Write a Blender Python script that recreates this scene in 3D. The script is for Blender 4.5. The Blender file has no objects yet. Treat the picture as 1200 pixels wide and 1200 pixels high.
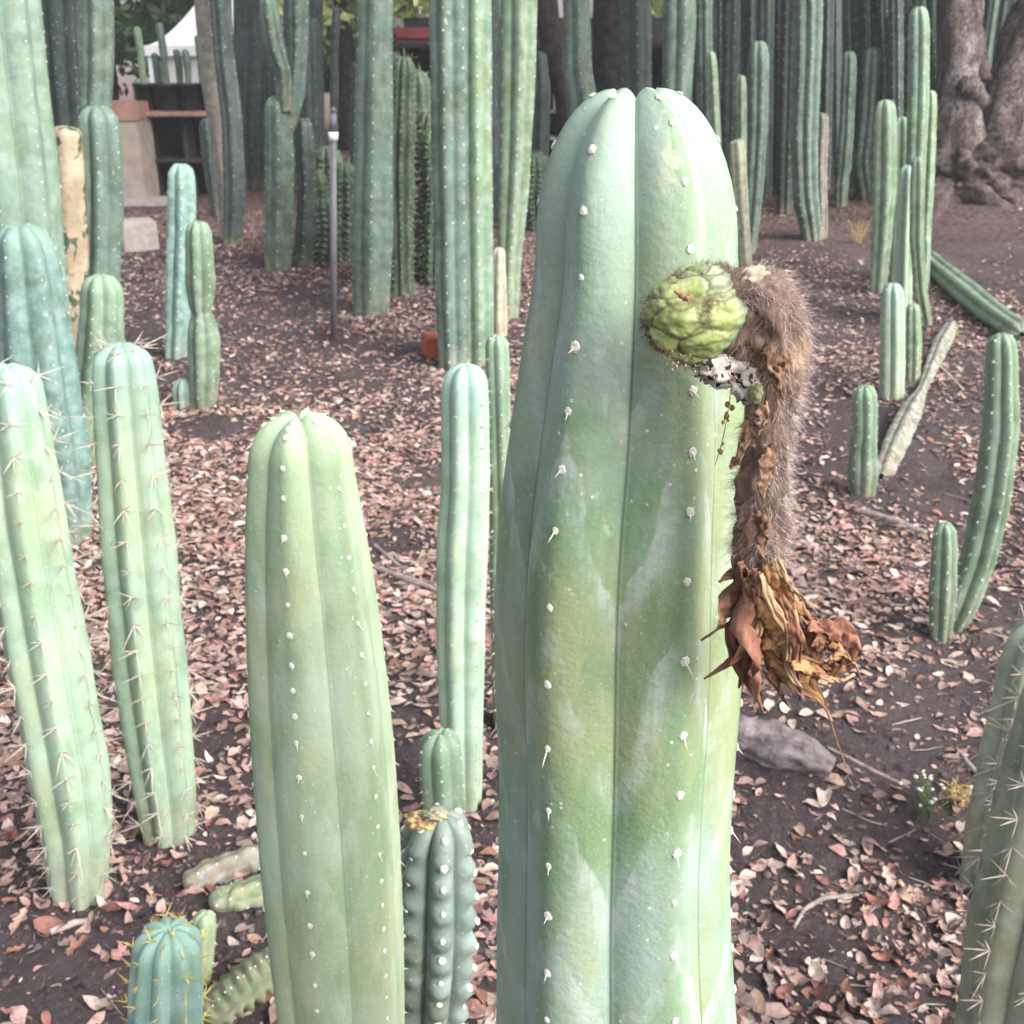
import bpy, bmesh, math, random
import numpy as np
from mathutils import Vector, Matrix, noise as mnoise

# ------------------------------------------------------------------ camera, sky, sun, exposure
scene = bpy.context.scene
PITCH = math.radians(22.6); FPX = 1300.0; CAMH = 1.5
cam_d = bpy.data.cameras.new('camera'); cam = bpy.data.objects.new('camera', cam_d)
scene.collection.objects.link(cam); scene.camera = cam
cam.location = (0, 0, CAMH); cam.rotation_euler = (math.pi/2 - PITCH, 0, 0)
cam_d.sensor_width = 36; cam_d.lens = 36*FPX/1200; cam_d.clip_start = 0.02; cam_d.clip_end = 800
cam_d.dof.use_dof = True; cam_d.dof.focus_distance = 0.66; cam_d.dof.aperture_fstop = 23

SUN_EL, SUN_AZ = math.radians(38), math.radians(126)     # azimuth clockwise from +Y
world = bpy.data.worlds.new('World'); scene.world = world; world.use_nodes = True
wn = world.node_tree.nodes; wl = world.node_tree.links
bg = wn['Background']; sky = wn.new('ShaderNodeTexSky'); sky.sky_type = 'NISHITA'
sky.sun_disc = False; sky.sun_elevation = SUN_EL; sky.sun_rotation = SUN_AZ
sky.air_density = 1.0; sky.dust_density = 6.0; sky.ozone_density = 1.0
hs = wn.new('ShaderNodeHueSaturation'); hs.inputs['Saturation'].default_value = 0.42
wl.new(sky.outputs[0], hs.inputs['Color']); wl.new(hs.outputs[0], bg.inputs[0]); bg.inputs[1].default_value = 0.13
sun_d = bpy.data.lights.new('sun', 'SUN'); sun = bpy.data.objects.new('sun', sun_d); scene.collection.objects.link(sun)
sun_d.energy = 1.15; sun_d.angle = math.radians(55); sun_d.color = (1.0, 0.97, 0.94)
sd = Vector((math.sin(SUN_AZ)*math.cos(SUN_EL), math.cos(SUN_AZ)*math.cos(SUN_EL), math.sin(SUN_EL)))
sun.rotation_euler = sd.to_track_quat('Z', 'Y').to_euler(); sun.location = (4, -4, 8)
vs = scene.view_settings; vs.view_transform = 'Standard'; vs.look = 'None'; vs.gamma = 1; vs.exposure = 1.52
vs.use_curve_mapping = False

# ------------------------------------------------------------------ helpers
C = scene.collection
R = random.Random(7); NP = np.random.default_rng(11)
FW = Vector((0, math.cos(PITCH), -math.sin(PITCH))); UP = Vector((0, math.sin(PITCH), math.cos(PITCH)))
CAM = Vector((0, 0, CAMH))
def ray(x, y): return FW + Vector((1, 0, 0))*((x-600)/FPX) + UP*((600-y)/FPX)
def at(x, y, Y):                       # point seen at photo pixel (x,y) at forward distance Y
    d = ray(x, y); return CAM + d*(Y/d.y)
def zdepth(p): return (Vector(p)-CAM).dot(FW)
def proj(p):
    v = Vector(p)-CAM; z = v.dot(FW); return (600+FPX*v.x/z, 600-FPX*v.dot(UP)/z, z)
def sstep(a, b, x):
    t = np.clip((x-a)/(b-a), 0, 1); return t*t*(3-2*t)
def vnoise(x, y, seed=0):
    xi = np.floor(x).astype(np.int64); yi = np.floor(y).astype(np.int64); xf = x-xi; yf = y-yi
    def h(a, b):
        n = (a*374761393 + b*668265263 + seed*1442695041) & 0xffffffff
        n = ((n ^ (n >> 13))*1274126177) & 0xffffffff
        return ((n ^ (n >> 16)) & 0xffff)/65535.0
    u = xf*xf*(3-2*xf); v = yf*yf*(3-2*yf)
    return (h(xi, yi)*(1-u)+h(xi+1, yi)*u)*(1-v) + (h(xi, yi+1)*(1-u)+h(xi+1, yi+1)*u)*v
def fbm(x, y, f, o, seed=0):
    r = 0; a = 1; s = 0
    for i in range(o):
        r = r + a*(vnoise(x*f, y*f, seed+i)-.5); s += a; a *= .5; f *= 2.03
    return r/s
def gh(x, y):                          # ground height
    x = np.asarray(x, float); y = np.asarray(y, float)
    z = 0.16*fbm(x, y, .45, 2, 3)*sstep(1.0, 4.0, y)
    z = z - 0.10*sstep(.15, .5, x)*(1-sstep(1.98, 2.2, y + .10*x + .12*fbm(x, y, 2.2, 2, 9)))   # small terrace lip
    z = z + 0.45*np.exp(-(((x-4.6)/1.5)**2+((y-10.6)/2.0)**2))                    # mound under the tree
    z = z + 0.03*fbm(x, y, 3.2, 2, 21)
    return z
def gz(x, y): return float(gh(np.array([x]), np.array([y]))[0])
def ground(x, y):
    d = ray(x, y); t = -CAM.z/d.z; p = CAM + d*t
    for _ in range(12):
        h = gz(p.x, p.y); t = (h-CAM.z)/d.z; p = CAM + d*t
    return p

def props(o, label=None, cat=None, group=None, kind=None):
    if label: o['label'] = label
    if cat: o['category'] = cat
    if group: o['group'] = group
    if kind: o['kind'] = kind
    return o
def empty(name, loc):
    o = bpy.data.objects.new(name, None); C.objects.link(o); o.location = loc; o.empty_display_size = .05; return o
def link(name, me, mat=None, parent=None, loc=None, smooth=True):
    o = bpy.data.objects.new(name, me); C.objects.link(o)
    if mat and not me.materials: me.materials.append(mat)
    if smooth and len(me.polygons): me.polygons.foreach_set('use_smooth', np.ones(len(me.polygons), bool))
    if parent is not None: o.parent = parent
    if loc is not None: o.location = loc
    return o
def npmesh(name, V, F, attrs=None):
    me = bpy.data.meshes.new(name); V = np.asarray(V, np.float32); F = np.asarray(F, np.int32)
    me.vertices.add(len(V)); me.vertices.foreach_set('co', V.ravel())
    k = F.shape[1]; me.loops.add(F.size); me.loops.foreach_set('vertex_index', F.ravel())
    me.polygons.add(len(F)); me.polygons.foreach_set('loop_start', np.arange(0, F.size, k, dtype=np.int32))
    me.update(calc_edges=True); me.validate()
    for n, (t, a) in (attrs or {}).items():
        at_ = me.attributes.new(n, t, 'POINT')
        if t == 'FLOAT': at_.data.foreach_set('value', np.asarray(a, np.float32).ravel())
        else: at_.data.foreach_set('color', np.asarray(a, np.float32).ravel())
    return me
def grid_faces(m, s, wrap=True):
    i = np.arange(m-1)[:, None]; j = np.arange(s if wrap else s-1)[None, :]; j2 = (j+1) % s
    return np.stack([i*s+j, i*s+j2, (i+1)*s+j2, (i+1)*s+j], -1).reshape(-1, 4)
def resample(P, n, sm=0):
    P = np.asarray(P, float); s = np.r_[0, np.cumsum(np.linalg.norm(np.diff(P[:, :3], axis=0), axis=1))]
    t = np.linspace(0, s[-1], n); Q = np.stack([np.interp(t, s, P[:, k]) for k in range(P.shape[1])], 1)
    for _ in range(sm):
        E = np.vstack([2*Q[0]-Q[1], Q, 2*Q[-1]-Q[-2]]); Q = .25*E[:-2]+.5*E[1:-1]+.25*E[2:]
    return Q

# ------------------------------------------------------------------ materials
class NT:
    def __init__(s, name):
        s.m = bpy.data.materials.new(name); s.m.use_nodes = True; s.t = s.m.node_tree; s.b = s.t.nodes['Principled BSDF']
        s.out = s.t.nodes['Material Output']
    def n(s, typ, **kw):
        nd = s.t.nodes.new(typ)
        for k, v in kw.items(): setattr(nd, k, v)
        return nd
    def l(s, a, b): s.t.links.new(a, b)
    def set(s, nd, k, v):
        if hasattr(v, 'node'): s.l(v, nd.inputs[k])
        else: nd.inputs[k].default_value = v
    def noise(s, vec, scale, detail=4, rough=.55, dist=0):
        nd = s.n('ShaderNodeTexNoise'); s.set(nd, 'Vector', vec); s.set(nd, 'Scale', scale); s.set(nd, 'Detail', detail)
        s.set(nd, 'Roughness', rough); s.set(nd, 'Distortion', dist); return nd.outputs['Fac']
    def voro(s, vec, scale, feature='F1', out='Distance'):
        nd = s.n('ShaderNodeTexVoronoi', feature=feature); s.set(nd, 'Vector', vec); s.set(nd, 'Scale', scale); return nd.outputs[out]
    def ramp(s, fac, a, b, lo=0., hi=1.):
        nd = s.n('ShaderNodeMapRange', interpolation_type='SMOOTHSTEP'); s.set(nd, 'Value', fac)
        s.set(nd, 'From Min', a); s.set(nd, 'From Max', b); s.set(nd, 'To Min', lo); s.set(nd, 'To Max', hi); return nd.outputs[0]
    def math(s, op, a, b=0.):
        nd = s.n('ShaderNodeMath', operation=op); s.set(nd, 0, a); s.set(nd, 1, b); return nd.outputs[0]
    def mix(s, fac, a, b, mode='MIX'):
        nd = s.n('ShaderNodeMix', data_type='RGBA', blend_type=mode); s.set(nd, 0, fac)
        for i, v in ((6, a), (7, b)):
            if hasattr(v, 'node'): s.l(v, nd.inputs[i])
            else: nd.inputs[i].default_value = (*v[:3], 1)
        return nd.outputs[2]
    def obj(s): return s.n('ShaderNodeTexCoord').outputs['Object']
    def attr(s, name, out='Fac'): return s.n('ShaderNodeAttribute', attribute_name=name).outputs[out]
    def mapping(s, vec, scale):
        nd = s.n('ShaderNodeMapping'); s.l(vec, nd.inputs['Vector']); nd.inputs['Scale'].default_value = scale; return nd.outputs[0]
    def bump(s, h, strength, dist):
        nd = s.n('ShaderNodeBump'); s.l(h, nd.inputs['Height']); nd.inputs['Strength'].default_value = strength
        nd.inputs['Distance'].default_value = dist; s.l(nd.outputs[0], s.b.inputs['Normal'])
    def done(s, col=None, rough=.6, spec=.3):
        if col is not None: s.set(s.b, 'Base Color', col if hasattr(col, 'node') else (*col, 1))
        s.set(s.b, 'Roughness', rough); s.set(s.b, 'Specular IOR Level', spec); return s.m

def plain(name, col, rough=.7, var=.25, scale=30, bump=0.0, spec=.3, dist=.002):
    t = NT(name); o = t.obj(); f = t.noise(o, scale, 5)
    c = t.mix(t.ramp(f, .3, .7), tuple(v*(1-var) for v in col), tuple(min(1, v*(1+var)) for v in col))
    if bump: t.bump(t.noise(o, scale*3, 5), bump, dist)
    return t.done(c, rough, spec)

def cactus_mat(name, A, B, Y, bloom, tip, bloom_amt=.6, chev=True, fine=1.0, cork=.7, speck=1., yel=.5, rough=.5, line=(.04, .10, .06), linef=.6):
    """A/B greens, Y yellowish patches, bloom pale wax, tip young growth"""
    t = NT(name); o = t.obj(); cr = t.attr('crest'); al = t.attr('along'); fb = t.attr('fromb')
    oi = t.n('ShaderNodeObjectInfo').outputs['Random']
    off = t.n('ShaderNodeVectorMath', operation='ADD'); t.l(o, off.inputs[0])
    cx = t.n('ShaderNodeCombineXYZ'); t.l(t.math('MULTIPLY', oi, 37.), cx.inputs[0]); t.l(cx.outputs[0], off.inputs[1]); o = off.outputs[0]
    n1 = t.noise(o, (7 if chev else 9)*fine, 5, .62); n2 = t.noise(o, 26*fine, 4); n3 = t.noise(t.mapping(o, (1, 1, .35)), 16*fine, 4, .6, .4)
    c = t.mix(t.ramp(n1, .38, .60), A, B)
    c = t.mix(t.math('MULTIPLY', t.ramp(n3, .45, .68), yel), c, Y)
    if chev:                                      # waxy chevrons running down from the areoles
        ph = t.math('ADD', t.math('MULTIPLY', al, 9*fine), t.math('MULTIPLY', cr, -.95))
        ph = t.math('ADD', ph, t.math('MULTIPLY', t.noise(o, 9*fine, 5, .6), 1.3))
        fr = t.math('FRACT', ph); w = t.math('MULTIPLY', t.ramp(fr, .0, .07), t.ramp(fr, .12, .55, 1, 0))
        m = t.math('MULTIPLY', t.ramp(w, .0, 1.), t.ramp(n2, .3, .58)); st = t.noise(t.mapping(o, (1, 1, .12)), 120*fine, 4, .6); m = t.math('MULTIPLY', m, t.ramp(st, .36, .60, .25, 1.)); m = t.math('MULTIPLY', m, t.ramp(t.noise(o, 75*fine, 5, .7), .36, .56, .35, 1.))
        c = t.mix(t.math('MULTIPLY', m, bloom_amt), c, bloom)
    else:
        c = t.mix(t.math('MULTIPLY', t.ramp(n2, .40, .68), bloom_amt), c, bloom)
    sv = t.noise(t.mapping(o, (1, 1, .18)), 45*fine, 5, .65); c = t.mix(t.ramp(sv, .5, .72, 0, .35), c, tuple(v*.62 for v in A)); c = t.mix(t.ramp(sv, .28, .46, .3, 0), c, bloom)
    c = t.mix(t.ramp(al, .0, .16/fine, .7, 0.), c, tip)
    if chev: c = t.mix(t.math('MULTIPLY', t.ramp(cr, .05, .38, .65, 0), t.ramp(t.noise(t.mapping(o, (1, 1, .3)), 14, 4), .35, .6)), c, tuple(v*.8 for v in A))
    # fine mealy dust over the wax
    d = t.noise(o, 420*fine, 3, .7); c = t.mix(t.ramp(d, .52, .75, 0, .28), c, bloom)
    # pale specks and corky dots
    if speck:
        v = t.voro(o, 150*fine); pick = t.voro(o, 150*fine, out='Color')
        sep = t.n('ShaderNodeSeparateColor'); t.l(pick, sep.inputs[0])
        dot = t.math('MULTIPLY', t.ramp(v, .10, .19, 1, 0), t.ramp(sep.outputs[0], .62, .64))
        dot = t.math('MULTIPLY', dot, t.ramp(t.noise(o, 18*fine, 2), .36, .56))
        c = t.mix(t.math('MULTIPLY', dot, speck), c, t.mix(t.ramp(sep.outputs[1], .6, .7), (.62, .66, .52), (.52, .44, .20)))
        sc = t.noise(t.mapping(o, (1, 1, .55)), 70*fine, 5, .7, .6)
        c = t.mix(t.math('MULTIPLY', t.ramp(sc, .62, .70), .55*speck), c, (.50, .52, .38)); sc2 = t.noise(o, 34*fine, 6, .72, .8); c = t.mix(t.math('MULTIPLY', t.ramp(sc2, .665, .70), .6*speck), c, (.40, .34, .24)); v3 = t.voro(o, 420*fine); c = t.mix(t.math('MULTIPLY', t.ramp(v3, .10, .22, 1, 0), t.ramp(t.noise(o, 25*fine, 3), .45, .62, 0, .5)), c, (.60, .64, .55))
    c = t.mix(t.ramp(cr, .955, 1.0, 0, linef), c, line)
    ck = t.math('MULTIPLY', t.ramp(fb, .03, .26, 1, 0), t.ramp(t.noise(o, 40*fine, 5, .65), .38, .66))
    c = t.mix(t.math('MULTIPLY', ck, cork), c, (.27, .22, .15))
    hsv = t.n('ShaderNodeHueSaturation'); t.l(c, hsv.inputs['Color'])
    t.l(t.ramp(oi, 0, 1, .80, 1.15), hsv.inputs['Value']); t.l(t.ramp(t.math('FRACT', t.math('MULTIPLY', oi, 7.3)), 0, 1, .485, .515), hsv.inputs['Hue'])
    bm = t.math('ADD', t.math('MULTIPLY', n2, .6), t.math('MULTIPLY', t.noise(o, 190*fine, 4), .4)); t.bump(bm, .4, .004)
    t.set(t.b, 'Subsurface Weight', .06); t.b.inputs['Subsurface Radius'].default_value = (.004, .006, .003)
    return t.done(hsv.outputs[0], t.ramp(n2, .2, .8, rough-.06, rough+.14), .32)

M = {}
M['main'] = cactus_mat('san_pedro_skin', (.20, .295, .155), (.295, .40, .325), (.36, .375, .20), (.46, .54, .49), (.33, .445, .385), .8, yel=.7, rough=.58, linef=.7)
M['olive'] = cactus_mat('olive_skin', (.25, .36, .215), (.36, .465, .335), (.42, .455, .275), (.50, .575, .48), (.33, .46, .29), .42, yel=.7, rough=.58, linef=.3)
M['sage'] = cactus_mat('sage_skin', (.14, .22, .175), (.19, .29, .24), (.235, .30, .17), (.31, .41, .37), (.18, .30, .25), .5, chev=False, yel=.45)
M['bluegrey'] = cactus_mat('blue_grey_skin', (.125, .17, .14), (.185, .25, .235), (.19, .215, .15), (.32, .39, .40), (.22, .28, .23), .55, chev=False, yel=.5, cork=.6)
M['khaki'] = cactus_mat('khaki_skin', (.21, .235, .155), (.29, .325, .24), (.33, .32, .21), (.42, .44, .40), (.27, .32, .23), .5, chev=False, yel=.6, cork=.6)
M['blue'] = cactus_mat('blue_skin', (.095, .18, .155), (.14, .25, .24), (.15, .215, .15), (.29, .39, .40), (.19, .31, .26), .6, chev=False, yel=.4)
M['mint'] = cactus_mat('mint_skin', (.19, .285, .20), (.26, .365, .28), (.29, .355, .20), (.34, .425, .37), (.21, .33, .305), .45, chev=False, yel=.55)
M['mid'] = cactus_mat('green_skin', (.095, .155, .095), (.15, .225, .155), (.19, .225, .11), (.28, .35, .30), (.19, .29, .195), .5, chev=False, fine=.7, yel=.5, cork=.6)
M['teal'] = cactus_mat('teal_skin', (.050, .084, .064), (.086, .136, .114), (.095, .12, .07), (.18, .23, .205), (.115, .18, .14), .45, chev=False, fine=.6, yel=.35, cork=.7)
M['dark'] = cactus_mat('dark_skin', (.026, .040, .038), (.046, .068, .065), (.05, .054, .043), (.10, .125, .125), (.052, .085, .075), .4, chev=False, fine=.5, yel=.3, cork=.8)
M['grey'] = cactus_mat('dry_grey_skin', (.16, .19, .13), (.27, .29, .21), (.30, .27, .19), (.42, .42, .34), (.30, .30, .24), .6, chev=False, fine=.8, yel=.6, cork=.8)
M['weath'] = cactus_mat('weathered_skin', (.11, .13, .085), (.19, .21, .14), (.20, .17, .115), (.42, .43, .41), (.20, .19, .14), .85, chev=False, fine=1., yel=.7, cork=.9, rough=.8)
M['green_old'] = cactus_mat('old_green_skin', (.085, .14, .07), (.14, .205, .11), (.19, .20, .11), (.33, .36, .30), (.14, .19, .10), .6, chev=False, fine=1.2, yel=.6, cork=.6, rough=.8)
M['pink'] = cactus_mat('dying_skin', (.12, .13, .10), (.21, .18, .15), (.25, .21, .18), (.36, .32, .30), (.10, .15, .10), .5, chev=False, fine=.7, yel=.6, cork=.8)
M['felt'] = plain('areole_felt', (.70, .68, .62), .95, .3, 700, .6, .1, .001)
M['felt_b'] = plain('areole_felt_brown', (.36, .28, .18), .95, .3, 900, .5, .1, .001)
M['spine'] = plain('spine_horn', (.44, .38, .33), .55, .25, 200, 0)
M['spine_y'] = plain('spine_yellow', (.50, .42, .12), .5, .25, 200, 0)
def cream():
    t = NT('dead_bark'); o = t.obj(); c = t.mix(t.ramp(t.noise(o, 9, 5), .3, .7), (.26, .215, .15), (.40, .335, .25))
    c = t.mix(t.ramp(t.noise(t.mapping(o, (1, 1, .6)), 7, 4, .6, .5), .53, .57), c, (.05, .08, .055)); c = t.mix(t.ramp(t.noise(o, 26, 5, .7), .55, .68), c, (.22, .17, .11))
    t.bump(t.noise(o, 60, 5), .5, .01); return t.done(c, .9, .1)
M['cream'] = cream()

# ------------------------------------------------------------------ cactus builder
def stem_grid(P, n, rot, d=.14, e=.9, spr=16, rings=70, cap=1.0, knob=0., ks=.05, dcap=.34, seed=0, wob=.02, sm=6, roundbase=0., dt=0.):
    """P rows x,y,z,r base to tip. returns verts[m,S,3], crest, along, fromb"""
    Q = resample(P, 120, sm); s = np.r_[0, np.cumsum(np.linalg.norm(np.diff(Q[:, :3], axis=0), axis=1))]; L = s[-1]
    Rt = np.interp(L*.985, s, Q[:, 3]); Rt = P[-2][3] if len(P) > 2 else Rt
    H = min(cap*Rt, L*.5); ts = np.linspace(0, L-H, rings); ph = np.linspace(0, math.pi/2, 14)[1:]; inn = np.array([.78, .5, .25, .03])
    S = n*spr; th = np.arange(S)*2*math.pi/S + rot; c = np.abs(np.cos(n*(th-rot)/2)); cl_ = np.abs(((np.arange(S)/spr+.5) % 1)-.5)*2; g = (cl_**1.45 if e > .7 else 1-c**e); d = d+(.06 if e > .7 else 0.)
    rs = np.random.default_rng(seed); ribv = 1+wob*1.6*(rs.random(n)-.5); ribr = ribv[(np.round(np.arange(S)/spr).astype(int)) % n]
    ribr = .5*(ribr+np.roll(ribr, spr//2))
    def frame(u):
        p = np.array([np.interp(u, s, Q[:, k]) for k in range(3)]); q = np.array([np.interp(min(u+.01*L, L), s, Q[:, k]) for k in range(3)]); o = np.array([np.interp(max(u-.01*L, 0), s, Q[:, k]) for k in range(3)])
        T = q-o; T /= np.linalg.norm(T); X = np.array([1., 0, 0]); X = X-T*X.dot(T); X /= np.linalg.norm(X); B = np.cross(X, T)  # B faces the viewer for a vertical stem
        return p, T, X, -np.cross(T, X)
    V = []; AL = []
    w1, w2 = rs.random(2)*10
    for u in ts:
        p, T, X, B = frame(u); r = np.interp(u, s, Q[:, 3])
        r *= 1+wob*(math.sin(u/(L+.01)*9+w1)+.6*math.sin(u*31/(.3+L)+w2))
        if roundbase and u < roundbase*r: r *= math.sqrt(max(.06, 1-(1-u/(roundbase*r))**2))
        kn = knob*np.cos(2*math.pi*(L-u)/ks + (np.floor((th-rot)*n/(2*math.pi)+.5) % 2)*1.6)*np.clip(c*1.6-.6, 0, 1)
        rr = r*ribr*(1-(d+dt*math.exp(-(L-u-H)/.07))*g+kn); V.append(p+np.outer(rr*np.sin(th), X)+np.outer(rr*np.cos(th), B)); AL.append(L-u)
    p, T, X, B = frame(L-H); r0 = np.interp(L-H, s, Q[:, 3]); a = .2*r0
    r0 = r0*(1+wob*(math.sin((L-H)/(L+.01)*9+w1)+.6*math.sin((L-H)*31/(.3+L)+w2)))
    pe = np.array(Q[-1, :3]); ax = (pe-p); ax = ax/np.linalg.norm(ax)
    for f in ph:
        q = f/(math.pi/2); dd = d+dt+(dcap-d-dt)*q**1.5; k = ribr*(1-dd*g)
        rho = (a+(r0-a)*math.cos(f))*k; h = H*math.sin(f)*(1-.5*(dd-d-dt)*g)
        V.append(p+np.outer(h, ax)+np.outer(rho*np.sin(th), X)+np.outer(rho*np.cos(th), B)); AL.append(H*(1-math.sin(f))+.002)
    for i in inn:
        k = ribr*(1-dcap*g); h = H*(1-.14*(1-i))*(1-.5*(dcap-d-dt)*g)
        V.append(p+np.outer(h, ax)+np.outer(a*i*k*np.sin(th), X)+np.outer(a*i*k*np.cos(th), B)); AL.append(0.)
    V = np.array(V); AL = np.repeat(np.array(AL)[:, None], S, 1)
    cr = np.repeat((1-np.abs(1-2*((np.arange(S)/spr+.5) % 1)))[None, :], len(V), 0); cr = 1-cr
    FB = L-AL
    return V, cr, AL, FB, L
def stem_obj(name, grid, mat, parent, origin):
    V, cr, AL, FB, L = grid; m, S, _ = V.shape
    me = npmesh(name, (V.reshape(-1, 3)-np.array(origin)), grid_faces(m, S), {'crest': ('FLOAT', cr), 'along': ('FLOAT', AL), 'fromb': ('FLOAT', FB)})
    return link(name, me, mat, parent)
def crest_line(grid, k, spr):
    V = grid[0]; c = V[:-4, k*spr]; s = np.r_[0, np.cumsum(np.linalg.norm(np.diff(c, axis=0), axis=1))]
    return c, s
def crest_frame(grid, k, spr, u, cl=None):
    c, s = cl or crest_line(grid, k, spr); V = grid[0]; S = V.shape[1]
    p = np.array([np.interp(u, s, c[:, j]) for j in range(3)]); i = int(np.clip(np.searchsorted(s, u), 1, len(s)-2))
    T = c[i+1]-c[i-1]; W = V[i, (k*spr+2) % S]-V[i, (k*spr-2) % S]; N = np.cross(W, T); N /= (np.linalg.norm(N)+1e-9); T /= (np.linalg.norm(T)+1e-9)
    return Vector(p), Vector(N), Vector(T)

def cone_verts(p, d, l, r, bend=0.):
    d = d.normalized(); a = d.orthogonal().normalized(); b = d.cross(a); q = p+d*l*.55+Vector((0, 0, -bend*l*.3)); t = p+d*l+Vector((0, 0, -bend*l))
    vs = []
    for c, rr in ((p, r), (q, r*.7)):
        for j in range(4): an = j*math.pi/2; vs.append(c+(a*math.cos(an)+b*math.sin(an))*rr)
    vs.append(t); return vs
CF = [(0, 1, 5, 4), (1, 2, 6, 5), (2, 3, 7, 6), (3, 0, 4, 7), (4, 5, 8), (5, 6, 8), (6, 7, 8), (7, 4, 8)]
def cones_mesh(name, L_):
    V = []; F = []
    for c in L_:
        o = len(V); V += [tuple(v) for v in cone_verts(*c)]; F += [tuple(i+o for i in f) for f in CF]
    me = bpy.data.meshes.new(name); me.from_pydata(V, [], F); return me
def blob_mesh(name, r, flat=.6, sub=2, rough=.2, seed=0):
    bm = bmesh.new(); bmesh.ops.create_icosphere(bm, subdivisions=sub, radius=1)
    for v in bm.verts:
        k = 1+rough*mnoise.noise(v.co*2.3+Vector((seed*3.1, 0, 0))); v.co = Vector((v.co.x*r*k, v.co.y*r*k*1.15, v.co.z*r*flat*k))
    me = bpy.data.meshes.new(name); bm.to_mesh(me); bm.free(); return me
FELT = [blob_mesh('areole', 1, .42, 3, .42, i) for i in range(7)]
for f in FELT: f.materials.append(M['felt'])
LITTLE = blob_mesh('little', 1, .6, 1, .2, 0); LV = np.array([v.co[:] for v in LITTLE.vertices]); LF = np.array([p.vertices[:] for p in LITTLE.polygons])
def frame_mat(p, N, T):
    X = T.cross(N).normalized(); Y = N.cross(X).normalized(); return Matrix((X, Y, N)).transposed().to_4x4()
def felts_mesh(name, items):         # many small pads joined (too small to pick apart)
    V = []; F = []; o = 0
    for p, N, T, r in items:
        Mx = np.array(frame_mat(p, N, T).to_3x3()); V.append((LV*r)@Mx.T+np.array(p)); F.append(LF+o); o += len(LV)
    return npmesh(name, np.vstack(V), np.vstack(F))

SPINES = []   # cached shared spine cluster meshes
def spine_cluster_mesh(seed, l, n, down=.3):
    r = random.Random(seed); L_ = []
    for i in range(n):
        an = r.uniform(0, 6.28); el = r.uniform(.15, .95) if i else 1.1
        d = Vector((math.cos(an)*math.cos(el), math.sin(an)*math.cos(el)-down, math.sin(el))); ll = l*(r.uniform(.35, .8) if i else r.uniform(.8, 1.15))
        L_.append((Vector((0, 0, 0)), d, ll, 0.0011 if l > .02 else .0005))
    me = cones_mesh('spine_cluster', L_); me.materials.append(M['spine']); return me
LONG = [spine_cluster_mesh(i, .048, 5) for i in range(8)]
YEL = [spine_cluster_mesh(40+i, .022, 3, -.2) for i in range(4)]
for m_ in YEL: m_.materials.clear(); m_.materials.append(M['spine_y'])

def axis_pts(pts, Y, lean=0., arm=False):
    """pts photo pixels (x,y,w) tip first; returns rows base->tip, base sunk in the soil"""
    if Y is None:
        g = ground(*pts[-1][:2]); Y = g.y
        base = g
    rows = []
    for x, y, w in pts:
        p = at(x, y, Y)
        if lean: p = at(x, y, Y+lean*(p.z))
        rows.append([p.x, p.y, p.z, .5*w*zdepth(p)/FPX])
    b = rows[-1]; zg = gz(b[0], b[1])
    if arm: return np.array(rows[::-1]), Vector(b[:3])
    if b[2] > zg+.01:                                     # runs on below the frame down to the soil
        b0 = rows[-2]; k = 0.0 if b0[2]-b[2] < .02 else (b0[0]-b[0])/(b0[2]-b[2])*.4
        rows.append([b[0]-k*(b[2]-zg), b[1], zg, b[3]*.97]); b = rows[-1]
    rows.append([b[0], b[1], zg-.05, b[3]*.97]) if b[2] > zg-.04 else None
    return np.array(rows[::-1]), Vector((b[0], b[1], zg))

def column(label, pts, Y=None, mat='teal', ribs=6, rot=0., d=.16, spr=8, rings=50, cap=1.0, sp=.04, felt=.0035, spine=0., near=None,
           name='columnar_cactus', cat='cactus', group=None, lean=0., knob=0., e=.9, wob=.025, seed=None, roundbase=0., root=None, dcap=.34, feltmat='felt', arm=False):
    seed = seed if seed is not None else (hash(label) & 0 ) + len(bpy.data.objects)
    P, base = axis_pts(pts, Y, lean, arm)
    if root is None:
        root = empty(name, base); props(root, label, cat, group)
    o = root.location
    g = stem_grid(P, ribs, rot, d, e, spr, rings, cap, knob, sp, dcap, seed, wob, roundbase=roundbase)
    stem_obj('stem', g, M[mat], root, o)
    rr = random.Random(seed); fl = []; sl = []
    for k in range(ribs):
        cl = crest_line(g, k, spr); Ls = cl[1][-1]; u = Ls-sp*rr.uniform(.2, .8)
        while u > .07:
            p, N, T = crest_frame(g, k, spr, u, cl); vis = N.dot((CAM-p).normalized()) > -.35; p = p-o
            if near and vis:
                lst = near; ob = bpy.data.objects.new('spine_cluster', rr.choice(lst)); C.objects.link(ob); ob.parent = root
                ob.matrix_local = Matrix.Translation(p) @ frame_mat(p, N, T) @ Matrix.Scale(rr.uniform(.6, 1.25), 4)
            elif vis:
                fl.append((p, N, T, felt*.72*rr.uniform(.6, 1.2)))
                if spine:
                    for q in range(rr.choice((1, 2, 2, 3))):
                        dd = N+Vector((rr.uniform(-.8, .8), rr.uniform(-.5, .5), rr.uniform(-.9, .5))); sl.append((p, dd, spine*rr.uniform(.4, 1.1), max(.0005, spine*.022)))
            if near and vis: fl.append((p, N, T, felt*.72*rr.uniform(.6, 1.2)))
            u -= sp*rr.uniform(.85, 1.15)
    if fl: props(link('areoles', felts_mesh('areoles', fl), M[feltmat], root), kind='stuff')
    if sl: props(link('spines', cones_mesh('spines', sl), M['spine'], root, smooth=False), kind='stuff')
    return root, g

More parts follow.
